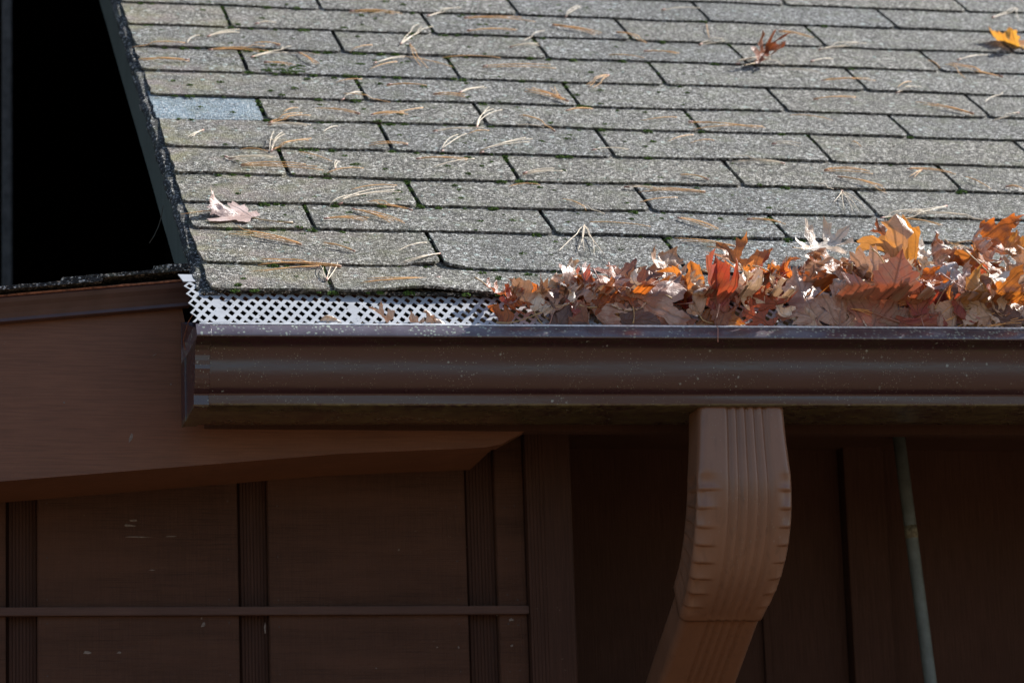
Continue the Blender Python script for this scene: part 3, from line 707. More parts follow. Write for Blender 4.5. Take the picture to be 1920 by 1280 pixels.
MPX, MPY = 0.2039, 0.8980
NEEDLES=[
(0.0736, 1.0, 0.1009, 1.0546, 'p', 1),
(0.1071, 1.0389, 0.1622, 1.0836, 'p', 3),
(0.1857, 1.1087, 0.2227, 1.1242, 'p', 2),
(0.1019, 0.9762, 0.1876, 0.9827, 'o', 3),
(0.1595, 0.9425, 0.2241, 0.9947, 'p', 3),
(0.2335, 0.9768, 0.2546, 0.9051, 'o', 3),
(0.3414, 1.207, 0.4194, 1.2075, 'o', 3),
(0.367, 1.1868, 0.4182, 1.2103, 'p', 1),
(0.4579, 1.1917, 0.5148, 1.2425, 'p', 2),
(0.5153, 1.1897, 0.6228, 1.1877, 'o', 3),
(0.5053, 1.1111, 0.5858, 1.1259, 'o', 2),
(0.6785, 1.2147, 0.7181, 1.282, 'p', 2),
(0.6466, 1.1614, 0.715, 1.1119, 'o', 4),
(0.7395, 1.1289, 0.7829, 1.0826, 'o', 2),
(0.3906, 1.0289, 0.4465, 1.1385, 'p', 3),
(0.4061, 1.036, 0.4081, 0.9154, 'o', 2),
(0.3355, 0.929, 0.3906, 0.98, 'p', 2),
(0.3906, 0.98, 0.4535, 0.9332, 'o', 1),
(0.5556, 1.0329, 0.6092, 1.0581, 'p', 3),
(0.584, 1.0749, 0.6279, 1.1306, 'p', 1),
(0.4455, 0.9777, 0.5511, 0.9888, 'o', 1),
(0.4967, 0.9323, 0.6171, 0.9472, 'o', 2),
(0.3391, 0.8285, 0.398, 0.8367, 'o', 2),
(0.4368, 0.7948, 0.4814, 0.8371, 'p', 3),
(0.5889, 0.7663, 0.5374, 0.8373, 'o', 5),
(0.5824, 0.7908, 0.5838, 0.8546, 'o', 2),
(0.2934, 0.6789, 0.3461, 0.6931, 'o', 3),
(0.4344, 0.6434, 0.4786, 0.7316, 'p', 3),
(0.2636, 0.7539, 0.2951, 0.7891, 'p', 2),
(0.1332, 0.5155, 0.1489, 0.6007, 'p', 1),
(0.1354, 0.5156, 0.1636, 0.5973, 'p', 2),
(0.1376, 0.5225, 0.2004, 0.5659, 'o', 2),
(0.0948, 0.5192, 0.1351, 0.5134, 'o', 1),
(0.0877, 0.4461, 0.19, 0.4492, 'o', 3),
(0.3671, 0.5337, 0.4119, 0.6132, 'p', 2),
(0.4193, 0.5332, 0.5, 0.5901, 'p', 3),
(0.3263, 0.4969, 0.4065, 0.5029, 'o', 2),
(0.3426, 0.4583, 0.4065, 0.5029, 'p', 1),
(0.4595, 0.4405, 0.5153, 0.4665, 'p', 3),
(0.6947, 0.3874, 0.6075, 0.3922, 'o', 3),
(0.1959, 0.3102, 0.2843, 0.3702, 'p', 3),
(0.1836, 0.3053, 0.2264, 0.3453, 'p', 1),
(0.2101, 0.2906, 0.2651, 0.2296, 'o', 4),
(0.1268, 0.1496, 0.0514, 0.2032, 'o', 4),
(0.1894, 0.1282, 0.1544, 0.1588, 'o', 2),
(0.166, 0.0801, 0.0576, 0.0894, 'o', 4),
(0.14, 0.0788, 0.0532, 0.0524, 'o', 2),
(0.14, 0.0239, 0.1413, 0.0789, 'p', 2),
(0.14, 0.0239, 0.1595, 0.0891, 'p', 2),
(0.2803, 0.0433, 0.1736, 0.0219, 'o', 3),
(0.2943, 0.1243, 0.2349, 0.0836, 'p', 3),
(0.2851, 0.168, 0.2425, 0.1311, 'p', 1),
(0.499, 0.2375, 0.4468, 0.142, 'p', 1),
(0.499, 0.2375, 0.4845, 0.1383, 'p', 4),
(0.6804, 0.1742, 0.6093, 0.2039, 'o', 3),
(0.6316, 0.2822, 0.6725, 0.2336, 'o', 3),
(0.7451, 0.6889, 0.8475, 0.6661, 'o', 2),
(0.7444, 0.6551, 0.8468, 0.6781, 'o', 1),
(0.8431, 1.2669, 0.9106, 1.2962, 'p', 2),
(0.8584, 1.0852, 0.9067, 1.1103, 'p', 2),
(0.901, 1.2053, 0.8829, 1.1162, 'o', 1),
(1.0082, 1.1735, 1.0577, 1.1355, 'o', 3),
(1.0454, 1.077, 1.1313, 1.1234, 'p', 3),
(1.0122, 1.0039, 1.0532, 1.0302, 'p', 2),
(1.0018, 0.9082, 1.0847, 0.9242, 'o', 2),
(0.9628, 0.8131, 1.0322, 0.8298, 'o', 2),
(1.1039, 0.8651, 1.148, 0.8877, 'p', 2),
(1.1896, 0.7621, 1.1211, 0.8147, 'o', 3),
(1.2266, 0.8243, 1.2719, 0.873, 'p', 1),
(1.2078, 1.0379, 1.2115, 0.9829, 'o', 1),
(1.3028, 0.9646, 1.2226, 1.0311, 'o', 3),
(1.2416, 0.9586, 1.2384, 1.0271, 'o', 1),
(1.2564, 1.0429, 1.3179, 1.0861, 'p', 2),
(1.3958, 1.2929, 1.4547, 1.3463, 'p', 2),
(1.4547, 1.3463, 1.4319, 1.2666, 'p', 1),
(0.8868, 0.4892, 0.9581, 0.4876, 'o', 3),
(0.8974, 0.4607, 0.9547, 0.4137, 'o', 3),
(1.0098, 0.5072, 1.0729, 0.489, 'o', 2),
(1.0833, 0.4739, 1.1018, 0.4193, 'o', 1),
(1.1266, 0.4321, 1.1516, 0.4271, 'o', 2),
(0.8885, 0.4092, 0.8578, 0.3488, 'p', 1),
(0.8885, 0.4092, 0.8788, 0.3078, 'p', 4),
(0.909, 0.2992, 0.9791, 0.3246, 'p', 3),
(1.0611, 0.3043, 0.9528, 0.323, 'p', 3),
(1.0162, 0.3483, 0.9076, 0.2824, 'p', 2),
(0.7244, 0.2837, 0.7707, 0.27, 'o', 2),
(0.9644, 0.6204, 0.9701, 0.5924, 'o', 1),
(0.7103, 0.4326, 0.6758, 0.454, 'o', 2),
(0.2697, 0.7728, 0.3286, 0.7461, 'o', 1),
(0.2195, 0.9773, 0.2666, 0.9741, 'p', 1),
(0.0688, 0.9182, -0.0035, 0.9142, 'o', 3),
(1.0311, 0.5057, 1.0041, 0.4684, 'o', 2),
(0.2786, 0.6841, 0.2209, 0.7088, 'o', 2),
(0.5395, 0.2977, 0.4954, 0.3264, 'p', 1),
(0.216, 0.6009, 0.242, 0.6373, 'p', 1),
(0.5932, 0.3317, 0.6499, 0.3562, 'o', 1),
(0.2185, 0.358, 0.2913, 0.3892, 'o', 1),
(0.763, 0.6098, 0.724, 0.5953, 'o', 1),
(0.6995, 0.9999, 0.7516, 0.9899, 'o', 1),
(0.5885, 0.403, 0.6446, 0.3931, 'p', 3),
(0.3695, 0.6181, 0.45, 0.6352, 'p', 2),
(0.9304, 0.3029, 0.989, 0.2756, 'o', 3),
(0.2095, 0.439, 0.2214, 0.4834, 'p', 2),
(0.8791, 0.4155, 0.8374, 0.4248, 'p', 1),
(0.1731, 0.5172, 0.2115, 0.4786, 'o', 1),
(0.4914, 0.6537, 0.5322, 0.6475, 'p', 1),
(0.3082, 0.8577, 0.2648, 0.8361, 'o', 1),
(0.4325, 0.3971, 0.4784, 0.4097, 'o', 1),
(0.2871, 0.2905, 0.2301, 0.3191, 'o', 2),
(0.5079, 0.2499, 0.5832, 0.2376, 'o', 1),
(0.678, 0.903, 0.635, 0.8496, 'o', 3),
(0.0744, 0.475, 0.1414, 0.487, 'p', 3),
(1.2622, 0.7729, 1.2103, 0.7417, 'p', 2),
(1.1421, 0.9143, 1.1079, 0.8765, 'o', 1),
(0.5428, 0.6354, 0.5053, 0.6987, 'o', 2),
(0.0548, 0.5963, 0.0319, 0.5568, 'p', 3),
(0.065, 0.2864, -0.0098, 0.258, 'o', 1),
(0.3722, 0.9418, 0.3254, 0.8957, 'o', 1),
(0.1715, 0.6757, 0.2006, 0.7065, 'o', 1),
(0.3238, 0.5502, 0.2666, 0.5441, 'o', 2),
(1.265, 0.4901, 1.2254, 0.4837, 'p', 3),
(0.8428, 0.6005, 0.885, 0.5964, 'p', 3),
(0.2095, 1.0013, 0.169, 1.0059, 'o', 2),
(0.0708, 0.4864, 0.1053, 0.4412, 'p', 2),
(0.8932, 0.9903, 0.9632, 1.0252, 'p', 3),
(0.4482, 0.6226, 0.4082, 0.5991, 'o', 1),
(0.7354, 0.716, 0.6646, 0.686, 'o', 1),
(0.1739, 0.5423, 0.1303, 0.5482, 'p', 1),
(0.9662, 0.9859, 0.9156, 1.0064, 'p', 1),
(0.168, 0.2462, 0.2257, 0.2462, 'o', 3),
(0.3473, 1.017, 0.3083, 0.9847, 'o', 1),
(0.7405, 0.6382, 0.6952, 0.6019, 'o', 1),
(0.9652, 0.9683, 1.0215, 0.9477, 'p', 1),
(0.9701, 0.2136, 0.9955, 0.1547, 'o', 3),
(0.7607, 1.0341, 0.8142, 1.0279, 'o', 3),
(0.1444, 0.6285, 0.2031, 0.6309, 'p', 3),
(0.1473, 0.6389, 0.2056, 0.6765, 'o', 3),
(0.0713, 0.9986, -0.0079, 0.9814, 'o', 1),
(0.5167, 0.3072, 0.4893, 0.351, 'o', 1),
(0.1754, 0.9178, 0.2183, 0.9089, 'o', 2),
(0.1963, 0.4195, 0.2586, 0.4523, 'o', 1),
(0.5753, 0.5462, 0.6321, 0.5556, 'p', 2),
(0.3735, 0.7221, 0.3095, 0.6742, 'o', 1),
(0.9059, 0.7349, 0.9713, 0.7095, 'o', 1),
(0.578, 0.7294, 0.6195, 0.747, 'o', 2),
(0.398, 0.7833, 0.4447, 0.7817, 'o', 3),
(1.1948, 0.2086, 1.1403, 0.2563, 'p', 3),
(0.8394, 0.5185, 0.7677, 0.5271, 'p', 3),]
LITTER_NEEDLES=[
(0.8826, -0.1056, -0.0473, 0.9536, -0.0797, -0.0298, 'o', 3),
(0.912, -0.0983, -0.0472, 0.9775, -0.0785, -0.0338, 'o', 3),
(0.857, -0.1306, -0.0522, 0.9008, -0.0821, -0.0193, 'o', 3),
(0.8147, -0.1093, -0.0498, 0.8749, -0.0912, -0.0376, 'o', 2),
(0.7641, -0.0389, 0.0099, 0.7873, -0.0622, -0.0059, 'o', 4),
(0.7646, -0.0639, -0.0191, 0.789, -0.0705, -0.0236, 'o', 3),
(0.6465, -0.0422, 0.0137, 0.6659, -0.064, -0.0011, 'o', 3),
(0.634, 0.106, 0.0959, 0.6699, 0.0996, 0.0915, 'o', 2),
(0.7842, -0.0818, -0.0433, 0.7557, -0.0871, -0.0468, 'o', 2),
(0.8534, -0.0466, 0.0228, 0.8525, -0.0846, -0.0029, 'o', 2),
(0.4547, -0.1166, -0.0547, 0.4914, -0.1111, -0.051, 'o', 1),
(0.5957, 0.0345, 0.0475, 0.6264, 0.0358, 0.0484, 'o', 2),]
LEAVES=[
((0.3319, -0.0772, -0.0353), 0.0386, (-0.314, 0.098, 0.944), (-0.177, -0.983, 0.044), 'maple', 'orange', 1.2, 0.7, 'folded orange maple leaf with red base, leftmost of the big leaf pile on the gutter'),
((0.3638, -0.059, -0.0158), 0.0526, (-0.224, 0.142, 0.964), (-0.174, -0.979, 0.104), 'maple', 'tan', 1.0, 0.5, 'tan maple leaf with ruffled top edge, just right of the leftmost orange leaf'),
((0.4002, -0.0548, -0.0129), 0.0578, (0.142, -0.163, 0.976), (-0.211, -0.969, -0.131), 'oak', 'mauve', 0.6, 0.5, 'narrow brown upright leaf pointing up beside the ruffled tan leaf'),
((0.4328, -0.0413, -0.0014), 0.0758, (0.658, -0.246, 0.712), (-0.217, -0.967, -0.133), 'oak', 'mauve', 0.7, 0.4, 'long brown leaf leaning right over the left part of the pile'),
((0.4404, 0.0011, 0.0273), 0.0512, (-0.612, 0.194, 0.766), (-0.186, -0.977, 0.099), 'oak', 'cream', 1.6, 0.3, 'pale leaf with a curled back tip poking out behind the leaning brown leaf'),
((0.4093, -0.0734, -0.0352), 0.0469, (0.496, -0.22, 0.84), (-0.214, -0.969, -0.127), 'maple', 'dark', 0.8, 0.4, "dark grey brown leaf low against the gutter lip, in the pile's left part"),
((0.4568, -0.0849, -0.0333), 0.055, (0.1, 0.207, -0.973), (-0.235, -0.946, -0.225), 'maple', 'mauve', 0.5, 0.5, 'grey brown pointed leaf hanging tip down at the gutter lip'),
((0.487, -0.042, 0.0078), 0.0761, (-0.141, -0.155, 0.978), (-0.235, -0.954, -0.185), 'oak', 'rust', 0.5, 0.2, 'brown oak leaf with two sharp spreading points above the pile'),
((0.4672, -0.0769, -0.0158), 0.0376, (0.864, -0.198, 0.463), (-0.214, -0.977, -0.019), 'maple', 'orange', 0.8, 0.3, 'small glowing orange leaf below the sharp pointed oak leaf'),
((0.4337, -0.0737, -0.033), 0.0388, (-0.144, 0.014, 0.989), (-0.206, -0.978, -0.016), 'maple', 'rust', 1.0, 0.5, 'dark rust crumpled leaf left of the grey brown hanging leaf'),
((0.525, -0.0555, -0.0013), 0.0823, (0.463, -0.233, 0.855), (-0.239, -0.962, -0.132), 'maple', 'mauve', 0.6, 0.25, 'large mauve maple leaf with a long pink midrib, middle left of the pile'),
((0.507, -0.104, -0.0293), 0.0655, (0.963, -0.251, 0.101), (-0.238, -0.963, -0.129), 'maple', 'orange', 0.5, 0.2, 'bright orange spotted leaf under the large mauve maple leaf'),
((0.5621, 0.0347, 0.0476), 0.0552, (0.367, -0.11, 0.924), (-0.227, -0.973, -0.026), 'maple', 'tan', 0.7, 0.3, 'tan leaf with a raised sharp tip above the spotted orange leaf'),
((0.5007, -0.0761, -0.037), 0.0565, (0.975, -0.22, -0.033), (-0.221, -0.975, -0.014), 'maple', 'dark', 0.9, 0.3, 'flat dark brown leaf at the lip below the spotted orange leaf'),
((0.5743, -0.0462, 0.005), 0.0394, (-0.479, 0.003, 0.878), (-0.249, -0.959, -0.133), 'oak', 'cream', 1.5, 0.6, 'thin cream leaf curled upright just left of the crimson and orange leaf'),
((0.5438, -0.0845, -0.0403), 0.049, (-0.967, 0.227, 0.119), (-0.23, -0.973, -0.013), 'maple', 'rust', 1.4, 0.4, 'rust leaf with curled rim at the lip, left of the hanging stems'),
((0.5965, -0.0649, -0.0005), 0.0748, (0.163, -0.23, 0.959), (-0.261, -0.948, -0.183), 'maple', 'crimson', 0.7, 0.8, 'upright crimson and orange leaf whose long stem hangs over the lip'),
((0.6507, 0.0103, 0.0432), 0.0843, (-0.355, -0.036, 0.934), (-0.262, -0.955, -0.137), 'oak', 'amber', 0.5, 0.4, 'tall amber leaf with the highest sharp tip in the middle of the pile'),
((0.6283, -0.0837, -0.0084), 0.0708, (-0.138, -0.148, 0.979), (-0.27, -0.946, -0.181), 'oak', 'cream', 1.8, 0.9, 'cream leaf rolled into upright strips in front of the tall amber leaf'),
((0.6003, -0.1079, -0.0417), 0.0595, (0.879, -0.287, 0.381), (-0.259, -0.958, -0.125), 'maple', 'amber', 1.0, 0.5, 'broad amber brown leaf curving under the upright crimson leaf'),
((0.6513, -0.079, -0.0342), 0.0518, (-0.831, 0.165, 0.532), (-0.269, -0.955, -0.124), 'oak', 'red', 0.7, 0.3, 'red leaf with a round notch close to the lip, left of centre right pile'),
((0.6721, -0.0743, -0.0165), 0.0666, (-0.473, 0.017, 0.881), (-0.273, -0.954, -0.128), 'oak', 'cream', 1.2, 0.7, 'twisted cream leaf running down to the lip beside the red leaf'),
((0.7008, 0.0047, 0.0274), 0.0506, (0.935, -0.196, 0.296), (-0.235, -0.966, 0.103), 'maple', 'tan', 0.9, 0.4, "tan leaf lying at the back of the pile's low middle"),
((0.7122, -0.0519, -0.0086), 0.0716, (-0.169, -0.134, 0.977), (-0.286, -0.941, -0.178), 'maple', 'mauve', 0.6, 0.3, 'mauve leaf rising to one thin point, below the star shaped oak leaf'),
((0.7745, 0.0839, 0.093), 0.0831, (0.666, -0.153, 0.73), (-0.256, -0.966, 0.031), 'oak', 'cream', 0.5, 0.2, 'cream star shaped oak leaf lying highest on the shingles at the back'),
((0.7585, -0.0073, 0.0361), 0.0908, (-0.949, 0.261, 0.177), (-0.279, -0.957, -0.081), 'maple', 'amber', 0.9, 0.5, 'long amber brown leaf arching under the cream star shaped leaf'),
((0.7537, -0.0569, -0.0143), 0.0576, (0.488, -0.259, 0.833), (-0.289, -0.949, -0.126), 'maple', 'mauve', 0.8, 0.3, 'grey mauve leaf with a small hole, right of the dark gap'),
((0.721, -0.089, -0.0192), 0.0348, (0.067, -0.255, 0.965), (-0.296, -0.928, -0.224), 'oak', 'amber', 0.9, 0.8, 'small amber strip leaf standing with a cream loop'),
((0.7207, -0.0742, -0.0333), 0.054, (0.961, -0.273, -0.038), (-0.276, -0.959, -0.069), 'maple', 'tan', 0.9, 0.4, 'tan leaf lying on the guard at the lip below the amber strip'),
((0.7506, -0.0795, -0.0393), 0.0305, (0.902, -0.314, 0.297), (-0.29, -0.949, -0.122), 'maple', 'tan', 0.5, 0.3, 'small torn tan leaf piece at the lip in front of the guard gap'),
((0.7909, -0.0166, 0.0371), 0.0532, (-0.461, 0.063, 0.885), (-0.286, -0.955, -0.081), 'maple', 'tan', 1.0, 0.5, 'tan and orange crumpled leaf left of the golden standing leaf'),
((0.845, 0.0329, 0.0706), 0.0778, (-0.285, -0.05, 0.957), (-0.301, -0.943, -0.139), 'maple', 'gold', 1.2, 0.7, 'golden leaf with bright white folds standing at the back'),
((0.8677, 0.1017, 0.1111), 0.0416, (-0.541, 0.045, 0.84), (-0.301, -0.943, -0.144), 'oak', 'rust', 0.6, 0.5, 'dark rust leaf with a sharp tip on top of the golden leaf'),
((0.8809, 0.0615, 0.0839), 0.0346, (-0.348, -0.026, 0.937), (-0.307, -0.941, -0.14), 'oak', 'gold', 0.5, 1.1, 'narrow yellow leaf sliver right of the golden leaf'),
((0.9019, 0.0573, 0.075), 0.0465, (0.897, -0.121, 0.424), (-0.237, -0.943, 0.232), 'maple', 'cream', 0.9, 0.3, 'pale pink leaf lying behind the mauve pear shaped leaf'),
((0.8983, 0.0211, 0.0686), 0.0646, (0.286, -0.285, 0.915), (-0.32, -0.928, -0.189), 'oak', 'mauve', 1.4, 1.0, 'mauve pear shaped rolled leaf standing upright'),
((0.9334, 0.0464, 0.0797), 0.0478, (-0.139, -0.043, 0.989), (-0.31, -0.947, -0.084), 'maple', 'cream', 1.0, 0.3, 'cream ribbed leaf under the arched orange leaf'),
((0.9368, 0.02, 0.0799), 0.0693, (0.479, -0.288, 0.829), (-0.321, -0.937, -0.14), 'oak', 'amber', 2.6, 0.5, "orange leaf arched over like a hoop near the pile's top"),
((0.9435, -0.0147, 0.0625), 0.0655, (-0.087, -0.169, 0.982), (-0.332, -0.924, -0.188), 'oak', 'mauve', 1.8, 1.0, 'mauve leaf folded into an upright ribbon beside the orange hoop'),
((1.0024, 0.0515, 0.0892), 0.0721, (0.948, -0.314, 0.05), (-0.313, -0.95, -0.027), 'maple', 'orange', 0.8, 0.4, 'large burnt orange leaf along the top right of the pile'),
((0.9574, -0.0081, 0.0489), 0.0754, (-0.943, 0.307, 0.129), (-0.319, -0.944, -0.08), 'maple', 'amber', 1.5, 0.5, 'amber leaf forming a bowl under the burnt orange leaf'),
((1.0115, 0.0247, 0.0771), 0.0478, (0.785, -0.177, 0.594), (-0.29, -0.952, 0.099), 'maple', 'gold', 0.9, 0.3, 'yellow leaf with white glare at the top right edge'),
((0.8999, -0.037, 0.0293), 0.0571, (0.482, -0.28, 0.83), (-0.318, -0.939, -0.132), 'maple', 'silver', 0.8, 0.4, 'silvery grey leaf in the middle of the right pile'),
((0.8008, -0.1015, -0.0144), 0.0876, (0.212, -0.299, 0.93), (-0.315, -0.922, -0.225), 'maple', 'redmauve', 0.22, 0.15, 'large flat red and grey maple leaf facing outward, its veins showing'),
((0.8484, -0.0722, -0.0066), 0.0481, (-0.124, 0.022, 0.992), (-0.292, -0.956, -0.016), 'maple', 'crimson', 0.9, 0.5, 'crimson leaf tucked behind the large flat red maple leaf'),
((0.8659, -0.0967, -0.022), 0.0688, (0.469, -0.318, 0.824), (-0.323, -0.93, -0.175), 'maple', 'mauve', 0.5, 0.3, 'grey mauve maple leaf overlapping the large flat red leaf on its right'),
((0.8206, -0.1035, -0.0386), 0.0634, (0.943, -0.319, 0.092), (-0.307, -0.944, -0.122), 'maple', 'redmauve', 0.6, 0.3, 'wide reddish leaf lying low across the foot of the large flat leaf'),
((0.7847, -0.1051, -0.0421), 0.043, (-0.92, 0.252, 0.301), (-0.299, -0.946, -0.122), 'oak', 'cream', 1.6, 0.6, 'white curled leaf resting on the lip below the large flat red leaf'),
((0.8543, -0.0766, -0.0397), 0.0671, (0.96, -0.281, 0.021), (-0.282, -0.958, 0.051), 'maple', 'crimson', 0.8, 0.3, 'dark crimson leaf pressed along the lip in the right pile'),
((0.8919, -0.0943, -0.0276), 0.0562, (-0.309, -0.019, 0.951), (-0.321, -0.939, -0.123), 'maple', 'tan', 0.8, 0.4, 'pinkish tan leaf with needles across it near the lip'),
((0.9113, -0.0688, 0.0078), 0.0547, (0.833, -0.313, 0.457), (-0.314, -0.946, -0.075), 'maple', 'lilac', 0.9, 0.4, 'lilac leaf between the silvery leaf and the golden cup leaf'),
((0.9261, -0.0886, -0.0093), 0.0692, (-0.034, -0.175, 0.984), (-0.335, -0.926, -0.176), 'maple', 'gold', 1.6, 0.5, 'golden brown leaf shaped like a cup on the right'),
((0.9543, -0.0642, 0.0169), 0.0549, (0.841, -0.285, 0.459), (-0.312, -0.95, -0.018), 'maple', 'cream', 1.0, 0.4, 'white and mauve leaf above the golden cup leaf'),
((0.9637, -0.085, -0.0032), 0.0501, (0.895, -0.332, 0.298), (-0.326, -0.943, -0.072), 'maple', 'amber', 1.0, 0.5, 'amber brown leaf at the right edge beside the cup leaf'),
((0.9398, -0.0956, -0.0284), 0.0435, (0.082, -0.211, 0.974), (-0.339, -0.925, -0.172), 'oak', 'mauve', 1.0, 0.6, 'small mauve upright leaf low beside the cup leaf'),
((0.9687, -0.0792, -0.0295), 0.0514, (0.94, -0.314, 0.136), (-0.316, -0.949, -0.009), 'maple', 'dark', 1.0, 0.4, 'dark purple leaf in the bottom right corner of the pile'),
((0.9897, -0.0396, 0.0336), 0.0554, (0.496, -0.242, 0.834), (-0.327, -0.942, -0.078), 'maple', 'tan', 1.0, 0.4, 'tan leaf cut by the right edge of the view'),
((0.8668, -0.0614, 0.0128), 0.0502, (0.909, -0.286, 0.302), (-0.295, -0.955, -0.019), 'maple', 'orange', 1.2, 0.6, 'crumpled orange leaf above the crimson leaf'),
((0.8282, -0.0598, 0.0139), 0.0578, (0.975, -0.22, -0.027), (-0.195, -0.909, 0.368), 'maple', 'cream', 0.8, 0.3, 'pale flat leaf just above the large flat red maple leaf'),
((0.1467, -0.1038, -0.0437), 0.0489, (-0.919, 0.161, 0.361), (-0.132, -0.986, 0.105), 'maple', 'cream', 0.9, 0.5, 'pinkish white leaf on the bare white guard, leftmost on it'),
((0.1976, -0.0967, -0.0413), 0.0406, (-0.564, -0.013, 0.826), (-0.166, -0.978, -0.129), 'oak', 'tan', 0.8, 0.9, 'thin tan leaf curled upright on the bare guard'),
((0.2315, -0.0986, -0.045), 0.0258, (-0.083, -0.115, 0.99), (-0.174, -0.976, -0.128), 'maple', 'tan', 0.6, 0.6, 'smallest tan leaf scrap on the bare guard'),
((0.2702, -0.0999, -0.0434), 0.0604, (-0.971, 0.167, 0.169), (-0.172, -0.985, -0.017), 'maple', 'tan', 1.0, 0.9, 'tan folded leaf lying along the lip on the bare guard'),
((0.053, 0.203, 0.1543), 0.0694, (-0.869, 0.236, 0.435), (-0.077, -0.933, 0.351), 'maple', 'pink', 0.35, 0.35, 'pale pink maple leaf alone on the shingles near the left rake'),
((0.936, 0.8211, 0.5774), 0.0996, (0.583, 0.037, 0.812), (-0.206, -0.959, 0.192), 'oak', 'rust', 0.8, 0.9, 'brown curled oak leaf alone high on the roof'),
((1.3754, 0.947, 0.6481), 0.0733, (-0.971, 0.203, 0.13), (-0.018, -0.599, 0.801), 'maple', 'yellow', 0.5, 0.3, "bright yellow orange leaf alone at the roof's upper right"),]
CHIPS_BOARD=[(-0.083, -0.1491, 0.00248, 0.00806, -0.35), (-0.1616, -0.1072, 0.00186, 0.00124, 0), (-0.0347, -0.0838, 0.00124, 0.00124, 0), (-0.0534, -0.0482, 0.00434, 0.00062, 0.5)]
CHIPS_WALL=[(-0.0691, -0.2275, 0.0091, 0.00195, 0), (-0.0644, -0.2209, 0.0065, 0.0013, 0), (-0.058, -0.2415, 0.0169, 0.00078, 0), (-0.02, -0.2408, 0.0091, 0.00065, 0), (-0.0427, -0.2825, 0.0052, 0.00065, 0), (-0.121, -0.384, 0.00715, 0.00325, 0), (-0.0834, -0.3842, 0.00325, 0.00162, 0), (0.0201, -0.3507, 0.0039, 0.00325, 0.4), (0.0182, -0.3421, 0.0013, 0.00195, 0), (0.0964, -0.3557, 0.0013, 0.0078, 0), (0.3116, -0.38, 0.0013, 0.0013, 0), (0.3387, -0.3802, 0.0013, 0.00195, 0), (0.2909, -0.1557, 0.00195, 0.0013, 0), (0.2664, -0.2573, 0.00195, 0.0013, 0), (0.4063, -0.3457, 0.0039, 0.0026, 0), (0.4066, -0.3786, 0.00195, 0.00195, 0), (0.2344, -0.4054, 0.0013, 0.0013, 0)]
TWIG=[(-0.0209, 0.3, 0.186), (-0.0231, 0.3, 0.172), (-0.0273, 0.3, 0.158), (-0.0328, 0.3, 0.1461), (-0.039, 0.3, 0.1362)]

# ------------------------------------------------------------------ moss
V, F = [], []
def clump(s, t, h, r, n=26):
    for _ in range(n):
        a = random.uniform(0, 2*pi); q = r*sqrt(random.random()); ss = s+q*cos(a)*1.25; tt = t+q*sin(a)
        hh = h+r*.40*(1-(q/r)**2)*random.uniform(.4, 1.1); w_ = r*.16*random.uniform(.6, 1.3)+.0004
        c = RP(ss, tt, hh); b = len(V)
        for k in range(3):
            an = a+2*pi*k/3+random.random(); V.append(c+Vector((cos(an)*w_, sin(an)*w_, -w_*.3)))
        V.append(c+Vector((random.uniform(-1,1)*w_*.7, random.uniform(-1,1)*w_*.7, w_*1.5)))
        F.extend([(b, b+1, b+3), (b+1, b+2, b+3), (b+2, b, b+3)])
for k in range(12):
    x = OFF[k] % .3048
    while x < 1.5:
        fall = max(.18, 1-.55*x)
        if random.random() < .80*fall+.25:
            for _ in range(int(random.uniform(3, 10)*fall)+1):
                f_ = random.random()**.8; clump(x+random.gauss(0, .0016), ROWS[k]+.008+(ROWS[k+1]-ROWS[k]-.01)*f_, TAU*.75, random.uniform(.002, .0048), 20)
            if random.random() < .5*fall: clump(x, ROWS[k]-.001, top_h(x, ROWS[k]-.002)+.0005, random.uniform(.0035, .007), 44)
        x += .3048
    for _ in range(30):
        s = random.uniform(.03, 1.1)**1.1; 
        if random.random() < max(.12, .85-.8*s): clump(s, ROWS[k]-random.uniform(.001, .006), TAU*1.1, random.uniform(.002, .0062), 40)
    for _ in range(20):
        s = random.uniform(.03, .8); t = random.uniform(ROWS[k], ROWS[k+1]-.004); clump(s, t, top_h(s, t)-.0004, random.uniform(.0016, .0046), 30)
o = link('moss', pymesh('moss', V, F), M_MOSS); tag(o, 'dark green moss tufts in the slots and joints of the shingles', 'moss', kind='stuff')
V, F = [], []
for _ in range(46):
    a = random.uniform(0, 2*pi); q = sqrt(random.random()); clump(MPX+.036*q*cos(a), MPY+.024*q*sin(a), TAU*1.5, random.uniform(.0015, .004), 22)
o = link('moss_patch', pymesh('moss_patch', V, F), M_MOSS); tag(o, 'bright green moss patch spread on one shingle at the upper left', 'moss')
# loose flakes of pale lichen lying on the shingles
V, F = [], []
for _ in range(520):
    s = abs(random.gauss(0, .5))+.01; t = random.uniform(.005, 1.2)
    if s > 1.3: continue
    r = random.uniform(.0006, .0022)*(1.5 if random.random() < .12 else 1); b = len(V); n = random.randint(5, 7)
    c = RP(s, t, top_h(s, t)+warp(s, t)+.0006)
    V.append(c+Vector((0, 0, r*.25)))
    for k in range(n):
        an = 2*pi*k/n; rr = r*random.uniform(.5, 1.3); V.append(RP(s+rr*cos(an), t+rr*sin(an), top_h(s, t)+warp(s, t)+random.uniform(.0002, .0012)))
    F += [(b, b+1+k, b+1+(k+1) % n) for k in range(n)]
o = link('lichen_flakes', pymesh('lichen_flakes', V, F), M_LICH); tag(o, 'tiny pale grey green lichen flakes scattered over the shingles', 'lichen', kind='stuff')

